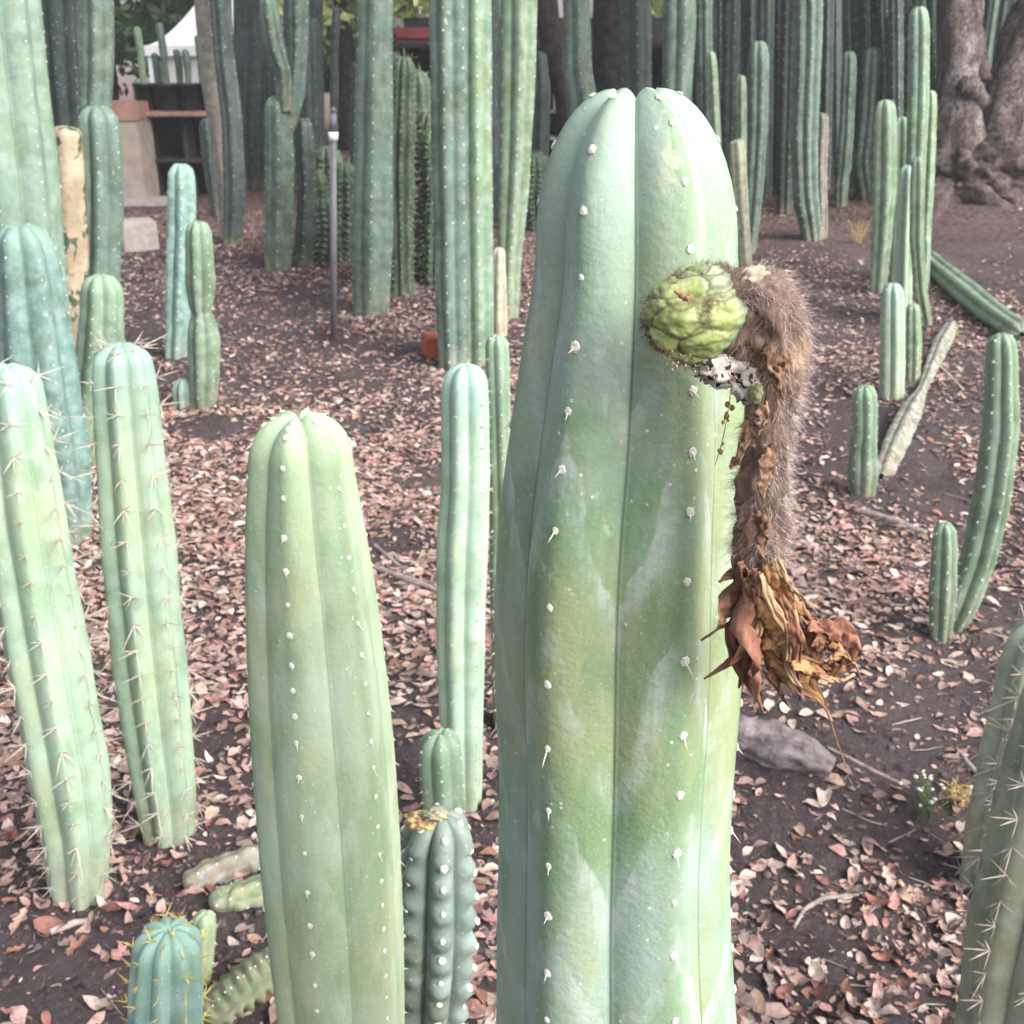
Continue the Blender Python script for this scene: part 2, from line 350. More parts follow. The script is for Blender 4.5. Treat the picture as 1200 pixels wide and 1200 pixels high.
# ------------------------------------------------------------------ ground
def soil_mat():
    t = NT('soil'); o = t.obj()
    c = t.mix(t.ramp(t.noise(o, 1.7, 4), .35, .65), (.064, .050, .055), (.108, .087, .092))
    c = t.mix(t.ramp(t.noise(o, 60, 6, .7), .45, .75), c, (.16, .13, .133))
    c = t.mix(t.ramp(t.noise(o, 14, 5, .65), .55, .7), c, (.045, .036, .039))
    c = t.mix(t.ramp(t.voro(o, 95), .06, .15, .8, 0), c, (.24, .20, .18)); c = t.mix(t.ramp(t.noise(o, 210, 5, .75), .56, .68, 0, .8), c, (.19, .155, .15)); c = t.mix(t.ramp(t.noise(o, 130, 5, .75), .58, .70, 0, .8), c, (.022, .017, .018))
    far = t.n('ShaderNodeSeparateXYZ'); t.l(o, far.inputs[0])
    litter = t.mix(t.ramp(t.noise(o, 24, 4, .7), .4, .6), (.08, .05, .045), (.28, .19, .165))
    c = t.mix(t.ramp(far.outputs[1], 7.5, 11, 0, .75), c, litter)
    h = t.math('ADD', t.noise(o, 35, 8, .72), t.math('MULTIPLY', t.noise(o, 190, 5, .7), .35)); t.bump(h, 1., .035)
    return t.done(c, .95, .12)
NX, NY = 420, 430
yy = np.r_[np.linspace(-4, .6, 12, endpoint=False), .6*np.exp(np.linspace(0, math.log(16/.6), 360)), np.geomspace(17, 150, NY-372)]
tt = np.linspace(-1, 1, NX); half = np.maximum(3.0, yy*.75+1.5); half = np.where(yy > 16, yy*1.4, half)
GX = tt[None, :]*half[:, None]*(1+.0*tt[None, :]); GY = np.repeat(yy[:, None], NX, 1)
GZ = gh(GX, GY); nearw = np.clip(1-(GY-1)/9, 0, 1)*(GY > .2)
GZ = GZ+nearw*(.050*fbm(GX, GY, 9, 5, 31)+.022*np.abs(fbm(GX, GY, 30, 3, 41)))
GZ = np.where(GY > 16, GZ*.0+gh(GX, GY*0+16)*np.exp(-(GY-16)/3), GZ)
me = npmesh('ground', np.stack([GX, GY, GZ], -1).reshape(-1, 3), grid_faces(NY, NX, False))
props(link('ground', me, soil_mat()), kind='structure')

# ------------------------------------------------------------------ the big cactus with the withered flower
YM = .60
main_px = [(745, 103, 230), (746, 300, 230), (742, 400, 258), (737, 500, 278), (728, 600, 289), (724, 700, 295), (723, 800, 291),
           (721, 900, 276), (718, 1000, 271), (718, 1100, 277), (721, 1200, 284), (722, 1260, 290)]
P, base = axis_pts(main_px, YM); MROT = math.radians(24)
hero = props(empty('columnar_cactus', base), 'thick pale green cactus column with a withered hairy brown flower hanging from its side', 'cactus')
SPR = 26
gm = stem_grid(P, 6, MROT, 0.125, .82, SPR, 230, 1.6, 0, .035, .36, 3, .006, sm=4, dt=.05)
V0 = gm[0]                                     # slight swelling around every areole
stem_obj('stem', gm, M['main'], hero, hero.location)
SP1 = [cones_mesh('spine', [(Vector((0, 0, 0)), Vector((.1, .1, 1)), l, .00042, .0)]) for l in (.006, .009, .0125)]
for m_ in SP1: m_.materials.append(plain('white_spine', (.72, .69, .6), .5, .1, 200)) if not m_.materials else None
def add_areole(root, p, N, T, r, spl=None, seed=0):
    rr = random.Random(seed); ob = bpy.data.objects.new('areole', rr.choice(FELT)); C.objects.link(ob); ob.parent = root
    ob.matrix_local = Matrix.Translation(p-root.location) @ frame_mat(p, N, T) @ Matrix.Scale(r, 4)
    if spl:
        s_ = bpy.data.objects.new('spine', SP1[spl-1]); C.objects.link(s_); s_.parent = ob
        d = Vector((rr.uniform(-.5, .5), -rr.uniform(.5, 1.1), rr.uniform(.35, .8))); s_.matrix_local = Matrix.Scale(1/r, 4) @ d.to_track_quat('Z', 'Y').to_matrix().to_4x4()
    return ob
def rib_areoles(root, g, k, spr, ylist=None, sp=.034, r=.0024, smax=3, seed=0, spchance=.7):
    cl = crest_line(g, k, spr); rr = random.Random(seed+k)
    if ylist:
        py = np.array([proj(c)[1] for c in cl[0]]); order = np.argsort(py); us = [float(np.interp(y, py[order], cl[1][order])) for y in ylist]
    else:
        us = []; u = cl[1][-1]-.012
        while u > .55: us.append(u); u -= sp*rr.uniform(.85, 1.12)
    for i, u in enumerate(us):
        p, N, T = crest_frame(g, k, spr, u, cl)
        if N.dot((CAM-p).normalized()) < -.5: continue
        add_areole(root, p+N*.0002, N, T, r*rr.uniform(.75, 1.15)*(.78 if proj(p)[1] < 400 else 1), rr.choice((1, 1, 2, smax)) if rr.random() < spchance and proj(p)[1] > 395 else None, i*7+k+seed)
rib_areoles(hero, gm, 0, SPR, [115, 144, 213, 292, 458, 530, 600, 682, 775, 862, 932, 1000, 1058, 1120, 1197])
rib_areoles(hero, gm, 5, SPR, [113, 175, 247, 325, 407, 482, 550, 622, 712, 802, 877, 950, 1015, 1073, 1140, 1195])
for k in (1, 2, 3, 4): rib_areoles(hero, gm, k, SPR, None, .034)

# --- withered flower: fruit, hairy tube, petals
YF = .510
ZF = zdepth(at(830, 365, YF)); PXM = ZF/FPX      # metres per photo pixel at the flower
def fl(x, y, dy=0.): return at(x, y, YF+dy)
def fruit_mat():
    t = NT('fruit_skin'); o = t.obj(); cl = t.attr('cleft'); n = t.noise(o, 60, 4)
    c = t.mix(t.ramp(n, .35, .65), (.20, .255, .075), (.33, .37, .15))
    c = t.mix(t.ramp(t.noise(o, 45, 3), .52, .66), c, (.21, .28, .18))
    c = t.mix(t.ramp(cl, .0, .12, .8, 0), c, (.12, .11, .05))
    c = t.mix(t.ramp(t.noise(o, 110, 4), .62, .70), c, (.42, .34, .22))
    t.bump(t.noise(o, 300, 4), .25, .002); return t.done(c, .45, .4)
bm = bmesh.new(); bmesh.ops.create_icosphere(bm, subdivisions=6, radius=1); fc = fl(818, 366, 0); cle = []
hv = hero.location
for v in bm.verts:
    q = v.co.copy(); s3 = Vector((q.x*.55+.25*q.z, q.y*1.2+4, q.z*2.2-.45*q.x)) + .6*mnoise.noise_vector(q*1.6)
    dd, _ = mnoise.voronoi(s3); f = dd[1]-dd[0]; k = 1+.095*(min(f, .5)/.5)**.6-.07+.10*mnoise.noise(q*1.6)+.035*mnoise.noise(Vector((q.x*3, q.y*6, q.z*9)))+.02*mnoise.noise(q*14)
    cle.append(min(f, 1.)); x, y, z = q*k
    v.co = (fc-hv)+Vector((x*64*PXM, y*50*PXM, z*57*PXM+x*7*PXM))
me = bpy.data.meshes.new('fruit'); bm.to_mesh(me); bm.free()
a_ = me.attributes.new('cleft', 'FLOAT', 'POINT'); a_.data.foreach_set('value', np.array(cle, np.float32))
fruit = props(link('fruit', me, fruit_mat(), hero), 'wrinkled green fruit with dark hair tufts at the flower base')
TUBE = [(838, 348, 16), (864, 336, 24), (884, 334, 32), (904, 350, 33), (915, 385, 35), (912, 430, 36), (904, 480, 34), (897, 530, 33), (893, 585, 36), (891, 635, 38), (886, 668, 34), (886, 700, 20)]
TP = resample([[*fl(x, y, -.006+.00002*(y-330)), w*.86*PXM] for x, y, w in TUBE], 90, 8)
def tube_grid(TP, S=40, ridg=.1, seed=0, squash=.8, tight=14):
    TP = np.vstack([np.r_[TP[0, :3], 1e-4], TP, np.r_[TP[-1, :3], 1e-4]]); TP = np.asarray(TP); V = []; prev = None; NT_ = len(TP)
    for i, (x, y, z, r) in enumerate(TP):
        T = TP[min(i+1+(i < 1), NT_-1), :3]-TP[max(i-1-(i > NT_-2), 0), :3]; T = T/np.linalg.norm(T)
        B = np.array([0, -1., 0]); B = B-T*B.dot(T); B /= np.linalg.norm(B); X = np.cross(T, B)
        for j in range(S):
            a = j*2*math.pi/S; k = 1+ridg*mnoise.noise(Vector((math.cos(a)*2.4, math.sin(a)*2.4, i*tight/len(TP)+seed)))*1.6+ridg*.6*mnoise.noise(Vector((math.cos(a)*6, math.sin(a)*6, i*tight*2.2/len(TP)+seed)))
            V.append(np.array([x, y, z])+r*k*(math.cos(a)*X+math.sin(a)*B*squash))
    return np.array(V).reshape(len(TP), S, 3)
def brown_mat(name, a, b, c_, sc=90, tr=0.):
    t = NT(name); o = t.obj(); n = t.noise(t.mapping(o, (1, 1, .45)), sc, 6, .65, .4); c = t.mix(t.ramp(n, .32, .68), a, b)
    c = t.mix(t.ramp(t.noise(o, sc*.5, 4), .56, .70), c, c_); t.bump(t.noise(t.mapping(o, (1, 1, .3)), sc*3, 5), .6, .003)
    if tr: t.set(t.b, 'Transmission Weight', 0.)
    return t.done(c, .75, .25)
M['tube'] = brown_mat('withered_tube', (.10, .065, .05), (.21, .14, .115), (.27, .185, .12), 70)
tg = tube_grid(TP, 44, .22, 2.)
tube = props(link('flower_tube', npmesh('flower_tube', tg.reshape(-1, 3)-np.array(hv), grid_faces(*tg.shape[:2])), M['tube'], hero), 'hanging brown flower tube covered in wool')
def hairs(name, items, mat, parent, seed=0):
    """items: (p, dir, length, width) bent ribbons of three sections"""
    r = np.random.default_rng(seed); V = []; F = []
    for p, d, l, w in items:
        o = len(V); d = d.normalized(); sde = d.cross(Vector(r.normal(size=3))).normalized(); cv = Vector(r.normal(size=3))*.45; q = p.copy()
        for i in range(4):
            ww = w*(1-.28*i); V.append(q+sde*ww*.5); V.append(q-sde*ww*.5); q = q+(d+cv*i*.45+Vector((0, 0, -.12*i)))*(l/3.6)
        for i in range(3): F.append((o+2*i, o+2*i+1, o+2*i+3, o+2*i+2))
    return props(link(name, npmesh(name, [tuple(v) for v in V], F), mat, parent, smooth=False), kind='stuff')
def hair_mat(name, a, b):
    t = NT(name); c = t.mix(t.ramp(t.noise(t.obj(), 160, 3), .35, .65), a, b); return t.done(c, .8, .2)
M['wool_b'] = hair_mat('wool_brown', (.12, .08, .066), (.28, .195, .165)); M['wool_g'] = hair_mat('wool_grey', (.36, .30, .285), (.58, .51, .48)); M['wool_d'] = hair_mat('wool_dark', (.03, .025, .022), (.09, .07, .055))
hb = []; hg = []; rr = random.Random(5)
for _ in range(15000):
    i = rr.randrange(4, 78); j = rr.randrange(44); p = Vector(tg[i+1, j]); c_ = Vector(TP[i, :3]); n_ = (p-c_).normalized(); T_ = Vector(TP[min(i+1, 89), :3]-TP[i-1, :3]).normalized()
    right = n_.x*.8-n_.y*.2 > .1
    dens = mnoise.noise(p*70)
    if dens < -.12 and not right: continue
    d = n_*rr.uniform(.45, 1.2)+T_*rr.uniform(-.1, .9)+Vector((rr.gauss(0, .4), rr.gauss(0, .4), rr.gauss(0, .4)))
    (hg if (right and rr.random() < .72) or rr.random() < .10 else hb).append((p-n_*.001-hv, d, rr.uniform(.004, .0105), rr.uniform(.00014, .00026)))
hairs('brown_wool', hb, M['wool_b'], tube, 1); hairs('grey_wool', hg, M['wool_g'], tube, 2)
# scale leaves on the tube
SCB = brown_mat('dry_scale', (.13, .07, .045), (.27, .165, .11), (.36, .245, .15), 80)
def ribbon(name, line, mat, parent, curl=.5, seed=0, ncs=7, crinkle=.12, tw=0., thick=.00035):
    """line rows: point, width(m). a twisted curled strip with real thickness"""
    L_ = resample(np.array([[*p, w] for p, w in line]), 28, 3); V = []; r = random.Random(seed); ph = r.uniform(0, 6)
    for i, (x, y, z, w) in enumerate(L_):
        T = L_[min(i+1, 27), :3]-L_[max(i-1, 0), :3]; T = Vector(T).normalized(); vdir = (CAM-Vector((x, y, z))).normalized()
        side = T.cross(vdir).normalized(); nrm = side.cross(T).normalized(); a = tw*math.sin(i/27*3.1+ph)+.5*math.sin(i/27*6+ph*2)*tw
        s2 = side*math.cos(a)+nrm*math.sin(a); n2 = nrm*math.cos(a)-side*math.sin(a)
        for j in range(ncs):
            u = j/(ncs-1)*2-1; cc = curl*(1+.5*math.sin(i*.35+ph)); off = s2*(math.sin(u*1.2*cc)/(1.2*cc)*.5*w)-n2*((1-math.cos(u*1.5*cc))*.45*w)
            k = crinkle*w*mnoise.noise(Vector((u*2.2, i*.42, seed*3.7)))+.5*crinkle*w*mnoise.noise(Vector((u*6, i*1.0, seed*1.7)))
            V.append(tuple(Vector((x, y, z))+off+n2*k-hv))
    o = link(name, npmesh(name, V, grid_faces(28, ncs, False)), mat, parent)
    md = o.modifiers.new('thickness', 'SOLIDIFY'); md.thickness = thick; md.offset = 0
    return o
for i, (x, y, x2, y2, w, dy) in enumerate([(903, 405, 918, 470, 16, -.024), (892, 470, 884, 525, 15, -.022), (880, 485, 866, 545, 13, -.010), (902, 520, 894, 590, 18, -.021), (870, 530, 856, 550, 10, -.006), (915, 412, 930, 438, 12, -.016), (888, 600, 896, 655, 16, -.022)]):
    ribbon('scale', [(fl(x, y, dy+.006), w*.9*PXM), (fl(x*.7+x2*.3+2, y*.7+y2*.3, dy), w*1.5*PXM), (fl(x*.3+x2*.7-2, y*.3+y2*.7, dy-.002), w*.9*PXM), (fl(x2, y2, dy-.004), 1.2*PXM)], SCB, tube, .5, 100+i, 9, .6, .6, .0002)
PB = [brown_mat('petal_brown', (.11, .05, .03), (.25, .13, .08), (.36, .20, .09), 60), brown_mat('petal_red', (.15, .06, .04), (.30, .15, .10), (.36, .22, .13), 60),
      brown_mat('petal_orange', (.22, .105, .05), (.38, .22, .10), (.44, .29, .15), 60), brown_mat('petal_pale', (.30, .19, .105), (.44, .32, .20), (.24, .13, .08), 70)]
PET = [(0, 0, [(868, 660, 12), (858, 695, 26), (850, 725, 20), (838, 742, 6), (822, 751, 2)]), (1, .004, [(870, 690, 14), (860, 740, 24), (868, 780, 20), (886, 816, 5)]),
       (1, -.008, [(882, 668, 18), (879, 720, 30), (890, 770, 24), (888, 808, 12), (894, 836, 3)]), (3, -.012, [(893, 672, 8), (906, 712, 12), (926, 742, 10), (922, 778, 9), (932, 803, 6), (940, 806, 2)]),
       (2, -.004, [(902, 662, 14), (916, 700, 26), (928, 732, 18), (914, 752, 6)]), (2, -.004, [(888, 700, 24), (898, 750, 38), (920, 782, 32), (950, 792, 12)]),
       (2, -.001, [(910, 758, 18), (940, 775, 26), (966, 792, 20), (988, 780, 7)]), (2, .0, [(904, 768, 18), (935, 796, 30), (958, 812, 12), (968, 830, 2.5), (978, 860, 1), (992, 900, .8)]),
       (1, .002, [(948, 728, 18), (982, 736, 30), (996, 764, 28), (974, 790, 10)]), (0, .004, [(962, 732, 22), (946, 762, 30), (956, 792, 14)]),
       (3, -.006, [(908, 655, 9), (926, 690, 7), (946, 706, 5), (958, 712, 2)]), (3, -.002, [(984, 760, 6), (1000, 776, 4), (1012, 802, 1.5)]),
       (0, .002, [(900, 786, 11), (914, 814, 9), (926, 830, 2)]), (0, .002, [(842, 682, 2.5), (856, 673, 10), (872, 664, 14)]),
       (0, .006, [(895, 680, 26), (910, 730, 34), (905, 775, 22), (915, 800, 8)]), (1, .003, [(872, 668, 20), (872, 720, 24), (880, 770, 16), (884, 800, 4)]),
       (1, -.01, [(915, 700, 12), (932, 745, 16), (930, 790, 12), (938, 812, 3)]), (3, -.008, [(960, 795, 10), (985, 800, 8), (1002, 790, 3)]), (2, -.01, [(925, 775, 12), (955, 786, 15), (975, 800, 5)])]
rr = random.Random(21)
for i in range(16):
    x = rr.uniform(868, 912); y = rr.uniform(664, 700); l = rr.uniform(70, 135); a = rr.uniform(-.25, .75); w = rr.uniform(8, 18); k = rr.uniform(-.9, .9)
    PET.append((rr.randrange(4), rr.uniform(-.006, .010), [(x, y, w*.6), (x+l*.35*math.sin(a), y+l*.38*math.cos(a), w*1.2), (x+l*.7*math.sin(a+k*.2), y+l*.7*math.cos(a+k*.2), w), (x+l*math.sin(a+k*.5), y+l*math.cos(a+k*.5), 2)]))
for i in range(9):
    a = rr.uniform(0, 6.28); r_ = rr.uniform(10, 22); w = rr.uniform(9, 18)
    PET.append((rr.choice((0, 1, 1, 2)), rr.uniform(-.008, .006), [(968+r_*math.cos(a), 766+r_*math.sin(a), w*.6), (968+r_*1.1*math.cos(a+.7), 766+r_*1.1*math.sin(a+.7), w), (968+r_*math.cos(a+1.5), 766+r_*math.sin(a+1.5), w), (968+r_*.7*math.cos(a+2.2), 766+r_*.7*math.sin(a+2.2), 3)]))
for i, (mi, dy, ln) in enumerate(PET):
    rr = random.Random(i)
    ribbon('petal', [(fl(x, y, dy-.014+.00003*(y-660)+.004*math.sin(k*1.7+i)), max(.0006, w*1.3*PXM)) for k, (x, y, w) in enumerate(ln)], PB[mi], tube, rr.uniform(.35, .95), i, 11, .42, rr.uniform(.3, 1.3), .00025)
# hair tufts, red scale and pale torn end on the fruit
ft = []; rr = random.Random(9)
fv = [v.co.copy() for v in fruit.data.vertices]; fcl = fc-hv
for _ in range(5200):
    i = rr.randrange(len(fv)); p = fv[i]
    if cle[i] > .13 or mnoise.noise(p*45+Vector((3, 1, 2))) < .02: continue
    n_ = (p-fcl).normalized(); ft.append((p, n_+Vector((rr.gauss(0, .6), rr.gauss(0, .6), rr.gauss(0, .6))), rr.uniform(.0025, .0075), .00016))
for _ in range(500):                         # fringe over the top and the left rim
    a = rr.choice((rr.uniform(.9, 2.2), rr.uniform(2.5, 3.9), rr.uniform(-.2, .7))); p = fcl+Vector((math.cos(a)*60*PXM, rr.uniform(-.008, .004), math.sin(a)*54*PXM+math.cos(a)*7*PXM)); ft.append((p, Vector((math.cos(a)+rr.gauss(0, .8), rr.gauss(0, .5), math.sin(a)*.7+.3+rr.gauss(0, .6))), rr.uniform(.003, .008), .00016))
fsurf = np.array([v[:] for v in fv])
TUFT = [(826, 372, 'b', 11), (830, 358, 'b', 9), (764, 352, 'b', 12), (771, 398, 'b', 13), (776, 406, 'b', 9), (826, 318, 'd', 9), (856, 318, 'b', 14), (848, 308, 'd', 10), (790, 326, 'd', 8), (757, 376, 'd', 9), (862, 326, 'b', 12), (800, 424, 'b', 10)]
tb_ = []
for x, y, kk, w_ in TUFT:
    cpt = fl(x, y, -.03)-hv; dd_ = (cpt-(CAM-hv)).normalized(); rel = fsurf-np.array(CAM-hv); along_ = rel@np.array(dd_); dist = np.linalg.norm(rel-along_[:, None]*np.array(dd_), axis=1); cand = np.where(dist < w_*PXM*.8)[0]
    if not len(cand): continue
    cand = cand[along_[cand] < along_[cand].min()+.012]
    for _ in range(130):
        p = fv[int(rr.choice(list(cand)))]; n_ = (p-fcl).normalized(); tb_.append((p, n_*.6+Vector((rr.gauss(0, .7), rr.gauss(0, .5), rr.gauss(0, .7))), rr.uniform(.002, .006), .00018))
hairs('brown_wool', tb_, M['wool_b'], fruit, 14)
hairs('dark_wool', ft, M['wool_d'], fruit, 4)
for i, (x, y, x2, y2, m_) in enumerate([(790, 340, 806, 352, 0), (800, 352, 812, 346, 1)]):
    ribbon('scale', [(fl(x, y, -.026), 3*PXM), (fl((x+x2)/2, (y+y2)/2, -.0275), 8*PXM), (fl(x2, y2, -.026), 2*PXM)], plain('red_scale', (.30, .13, .10), .6, .3, 300), fruit, 1., 70+i, 5, .3)
def lump(name, c, rx, ry, rz, mat, parent, rough=.25, fr=2., seed=0, sub=4):
    bm = bmesh.new(); bmesh.ops.create_icosphere(bm, subdivisions=sub, radius=1)
    for v in bm.verts:
        k = 1+rough*mnoise.noise(v.co*fr+Vector((seed, 0, 0)))+rough*.5*mnoise.noise(v.co*fr*3+Vector((seed, 0, 0))); v.co = c+Vector((v.co.x*rx*k, v.co.y*ry*k, v.co.z*rz*k))
    me = bpy.data.meshes.new(name); bm.to_mesh(me); bm.free(); return link(name, me, mat, parent)
def rot_mat():
    t = NT('rotten_flesh'); o = t.obj(); c = t.mix(t.ramp(t.noise(o, 120, 4), .4, .65), (.60, .55, .49), (.33, .29, .25))
    c = t.mix(t.ramp(t.noise(o, 330, 2, .5), .57, .61), c, (.02, .018, .022)); t.bump(t.noise(o, 300, 4), .6, .002); return t.done(c, .7, .3)
RM = rot_mat()
lump('torn_end', fl(882, 325, -.010)-hv, 18*PXM, 8*PXM, 12*PXM, brown_mat('torn_flesh', (.36, .28, .20), (.52, .44, .36), (.20, .13, .09), 90), fruit, .45, 2.0, 3)
lump('rotten_flesh', fl(850, 432, -.006)-hv, 34*PXM, 18*PXM, 22*PXM, RM, fruit, .35, 2.2, 8)
lump('rotten_flesh', fl(876, 450, -.008)-hv, 18*PXM, 14*PXM, 24*PXM, RM, fruit, .35, 2.2, 18)
lump('rotten_flesh', fl(886, 462, -.016)-hv, 8*PXM, 8*PXM, 12*PXM, plain('green_flesh', (.20, .21, .10), .5, .3, 200), fruit, .25, 2.2, 28)
lump('decayed_core', fl(868, 388, -.004)-hv, 26*PXM, 24*PXM, 42*PXM, M['tube'], fruit, .4, 2.4, 38)
hd = []; rr = random.Random(19)
for _ in range(1800):
    v = Vector((rr.gauss(0, 1), rr.gauss(0, 1), rr.gauss(0, 1))).normalized(); 
    if v.y > .3: continue
    p = fl(868, 390, -.004)-hv+Vector((v.x*26*PXM, v.y*24*PXM, v.z*44*PXM)); hd.append((p, v+Vector((rr.gauss(0, .6), rr.gauss(0, .6), rr.gauss(0, .6))), rr.uniform(.003, .007), .0002))
hairs('brown_wool', hd, M['wool_b'], fruit, 8)
dr = []
for i in range(120):                           # chewed crumbs stuck along the underside
    t_ = rr.random(); x = 780+t_*105+rr.gauss(0, 4); y = 424+22*math.sin(t_*1.6)+rr.gauss(0, 6)-8*(t_ < .3); dr.append((fl(x, y, -.012+rr.uniform(-.008, .01))-hv, Vector((0, -1, 0)), Vector((0, 0, 1)), rr.uniform(.0002, .0008)))
props(link('crumbs', felts_mesh('crumbs', dr), plain('crumb', (.28, .19, .14), .9, .8, 500), fruit), kind='stuff')
fz = [(fl(x+rr.gauss(0, 1.5), y, .0)-hv, Vector((0, -1, 0)), Vector((0, 0, 1)), rr.uniform(.0006, .0019)) for x, y in ((855, 474), (857, 478), (853, 488), (851, 491), (854, 493), (847, 495), (846, 520), (844, 528), (845, 530), (852, 484))]
props(link('frass', felts_mesh('frass', fz), plain('frass_mat', (.34, .19, .09), .9, .4, 400), fruit), kind='stuff')
ribbon('silk_thread', [(fl(856, 462, 0), .0003), (fl(852, 490, 0), .0003), (fl(846, 520, 0), .0003), (fl(838, 545, 0), .0003)], M['wool_d'], fruit, .5, 90, 3, .1)

# ------------------------------------------------------------------ the smooth column left of it
left_px = [(350, 485, 118), (353, 545, 122), (356, 600, 138), (365, 700, 155), (373, 800, 164), (381, 900, 169), (388, 1000, 167), (395, 1100, 158), (402, 1200, 146), (404, 1240, 144)]
P, base = axis_pts(left_px, .86)
lc = props(empty('columnar_cactus', base), 'smooth pale olive green cactus column with tiny white areoles and a rounded top', 'cactus')
gl = stem_grid(P, 6, math.radians(-9), .055, .85, 22, 170, .95, 0, .035, .48, 5, .008, sm=4, dt=.12)
stem_obj('stem', gl, M['olive'], lc, lc.location)
rib_areoles(lc, gl, 0, 22, [503, 513, 549, 584, 631, 670, 709, 745, 780, 810, 840, 871, 911, 957, 1000, 1046, 1085, 1118, 1155, 1185], r=.0023, smax=1, seed=50, spchance=.5)
for k in (1, 2, 3, 4, 5): rib_areoles(lc, gl, k, 22, None, .030, r=.0021, smax=1, seed=60, spchance=.5)

# ------------------------------------------------------------------ cacti in the middle ground
rad = math.radians
# blue lumpy stub at the foot of the two columns, with a corky crown
rt, gb = column('short blue green cactus with lumpy ribs and an orange corky scar on its bent top', [(517, 955, 80), (513, 985, 84), (512, 1050, 92), (510, 1120, 90), (505, 1200, 80)], 1.0, 'bluegrey', 6, rad(12), .40, 18, 110, .8, sp=.036, felt=.0062, knob=.10, e=.65, wob=.02, dcap=.5)
cz = at(492, 962, .965)-rt.location
lump('corky_scar', cz, .016, .010, .010, plain('cork', (.46, .33, .17), .95, .35, 250, .8), rt, .5, 2.5, 4)
lump('corky_scar', at(510, 955, .96)-rt.location, .014, .008, .006, plain('cork_grey', (.30, .29, .20), .95, .35, 250, .8), rt, .5, 2.5, 9)
column('small rounded green cactus sprouting behind the lumpy blue green stub', [(516, 857, 48), (516, 880, 52), (519, 930, 56), (523, 992, 54)], None, 'mid', 6, rad(5), .15, 12, 50, 1.1, sp=.03, felt=.0025, spine=.008)
column('tall green cactus with a pale yellow band, standing right behind the small rounded one', [(545, 427, 50), (545, 460, 58), (546, 560, 60), (542, 640, 60), (540, 740, 58), (541, 850, 54), (543, 942, 44)], None, 'mint', 6, rad(-18), .17, 12, 110, .95, sp=.045, felt=.003, spine=.016, feltmat='felt_b')
column('slim bright green cactus half hidden between the tall green one and the thick column', [(582, 392, 26), (583, 420, 29), (587, 560, 30), (590, 700, 32), (592, 850, 30)], None, 'mid', 6, rad(12), .17, 10, 70, 1., sp=.05, felt=.003, spine=.02)
# long spined pair at left
column('long spined pale green cactus leaning above the yellowish tan leaf on the soil', [(8, 428, 70), (12, 470, 80), (27, 600, 92), (44, 700, 96), (62, 800, 96), (80, 900, 92), (90, 970, 82), (92, 1042, 66)], None, 'mint', 7, rad(20), .17, 12, 110, .8, sp=.055, felt=.004, near=LONG, feltmat='felt_b', name='spiny_cactus', group='long spined cacti')
column('long spined pale green cactus with a flat ribbed top, upright over scattered leaves', [(141, 403, 62), (144, 440, 72), (152, 540, 78), (162, 650, 86), (172, 760, 88), (184, 860, 80), (193, 930, 68), (198, 982, 58)], None, 'mint', 7, rad(4), .18, 12, 110, .7, sp=.055, felt=.004, near=LONG, feltmat='felt_b', name='spiny_cactus', group='long spined cacti')
column('turquoise ribbed young cactus with yellow spines on its crown', [(197, 1088, 78), (197, 1118, 82), (196, 1160, 88), (195, 1220, 92)], 1.16, 'blue', 9, rad(2), .2, 12, 90, .75, sp=.035, felt=.0026, near=YEL, feltmat='felt_b', name='spiny_cactus')
# group at the left edge
LE = 'cacti around the huge pale column'
column('huge pale green column beside the dead cream stem with peeling bark', [(-40, -420, 108), (-30, -200, 110), (-12, 0, 110), (12, 200, 108), (26, 350, 108), (44, 600, 96)], 3.75, 'sage', 7, rad(8), .16, 12, 120, 1, sp=.05, felt=.004, group=LE)
column('blue green tapering cactus in front of the huge pale column', [(22, 263, 50), (30, 300, 72), (40, 400, 84), (52, 480, 88), (66, 560, 80), (76, 632, 58)], None, 'blue', 6, rad(-14), .2, 12, 100, .9, sp=.05, felt=.004, group=LE)
column('dead cream coloured stem with peeling bark beside the huge pale column', [(78, 148, 40), (79, 180, 40), (83, 250, 40), (86, 330, 36), (86, 500, 34)], 4.5, 'cream', 5, rad(0), .05, 8, 60, .5, sp=.09, felt=.003, name='dead_cactus', group=LE, wob=.05)
column('green cactus with bulging ribs beside the dead cream stem', [(113, 124, 44), (117, 150, 48), (120, 220, 50), (119, 300, 48), (112, 400, 46), (106, 500, 44)], 4.6, 'teal', 6, rad(10), .2, 12, 90, .9, sp=.05, felt=.004, group=LE)
column('short green cactus with a yellowish flank in front of the bulging one', [(118, 322, 42), (120, 350, 50), (118, 400, 52), (110, 470, 50), (104, 545, 46)], None, 'mid', 6, rad(-6), .18, 12, 70, .9, sp=.05, felt=.004, group=LE)
column('dark hanging cactus arm with a rounded lower end above the bulging cactus', [(104, -420, 38), (110, -200, 38), (114, 0, 38), (115, 60, 38), (112, 128, 36), (108, 300, 34)], 5.0, 'teal', 6, rad(6), .18, 10, 70, 1, sp=.06, felt=.003, group=LE)
column('dark slate green column behind the huge pale column', [(54, -420, 52), (62, -200, 52), (70, 0, 52), (76, 100, 50), (84, 200, 46), (90, 420, 44)], 5.3, 'dark', 7, rad(0), .18, 10, 70, 1, sp=.06, felt=.003, group=LE)
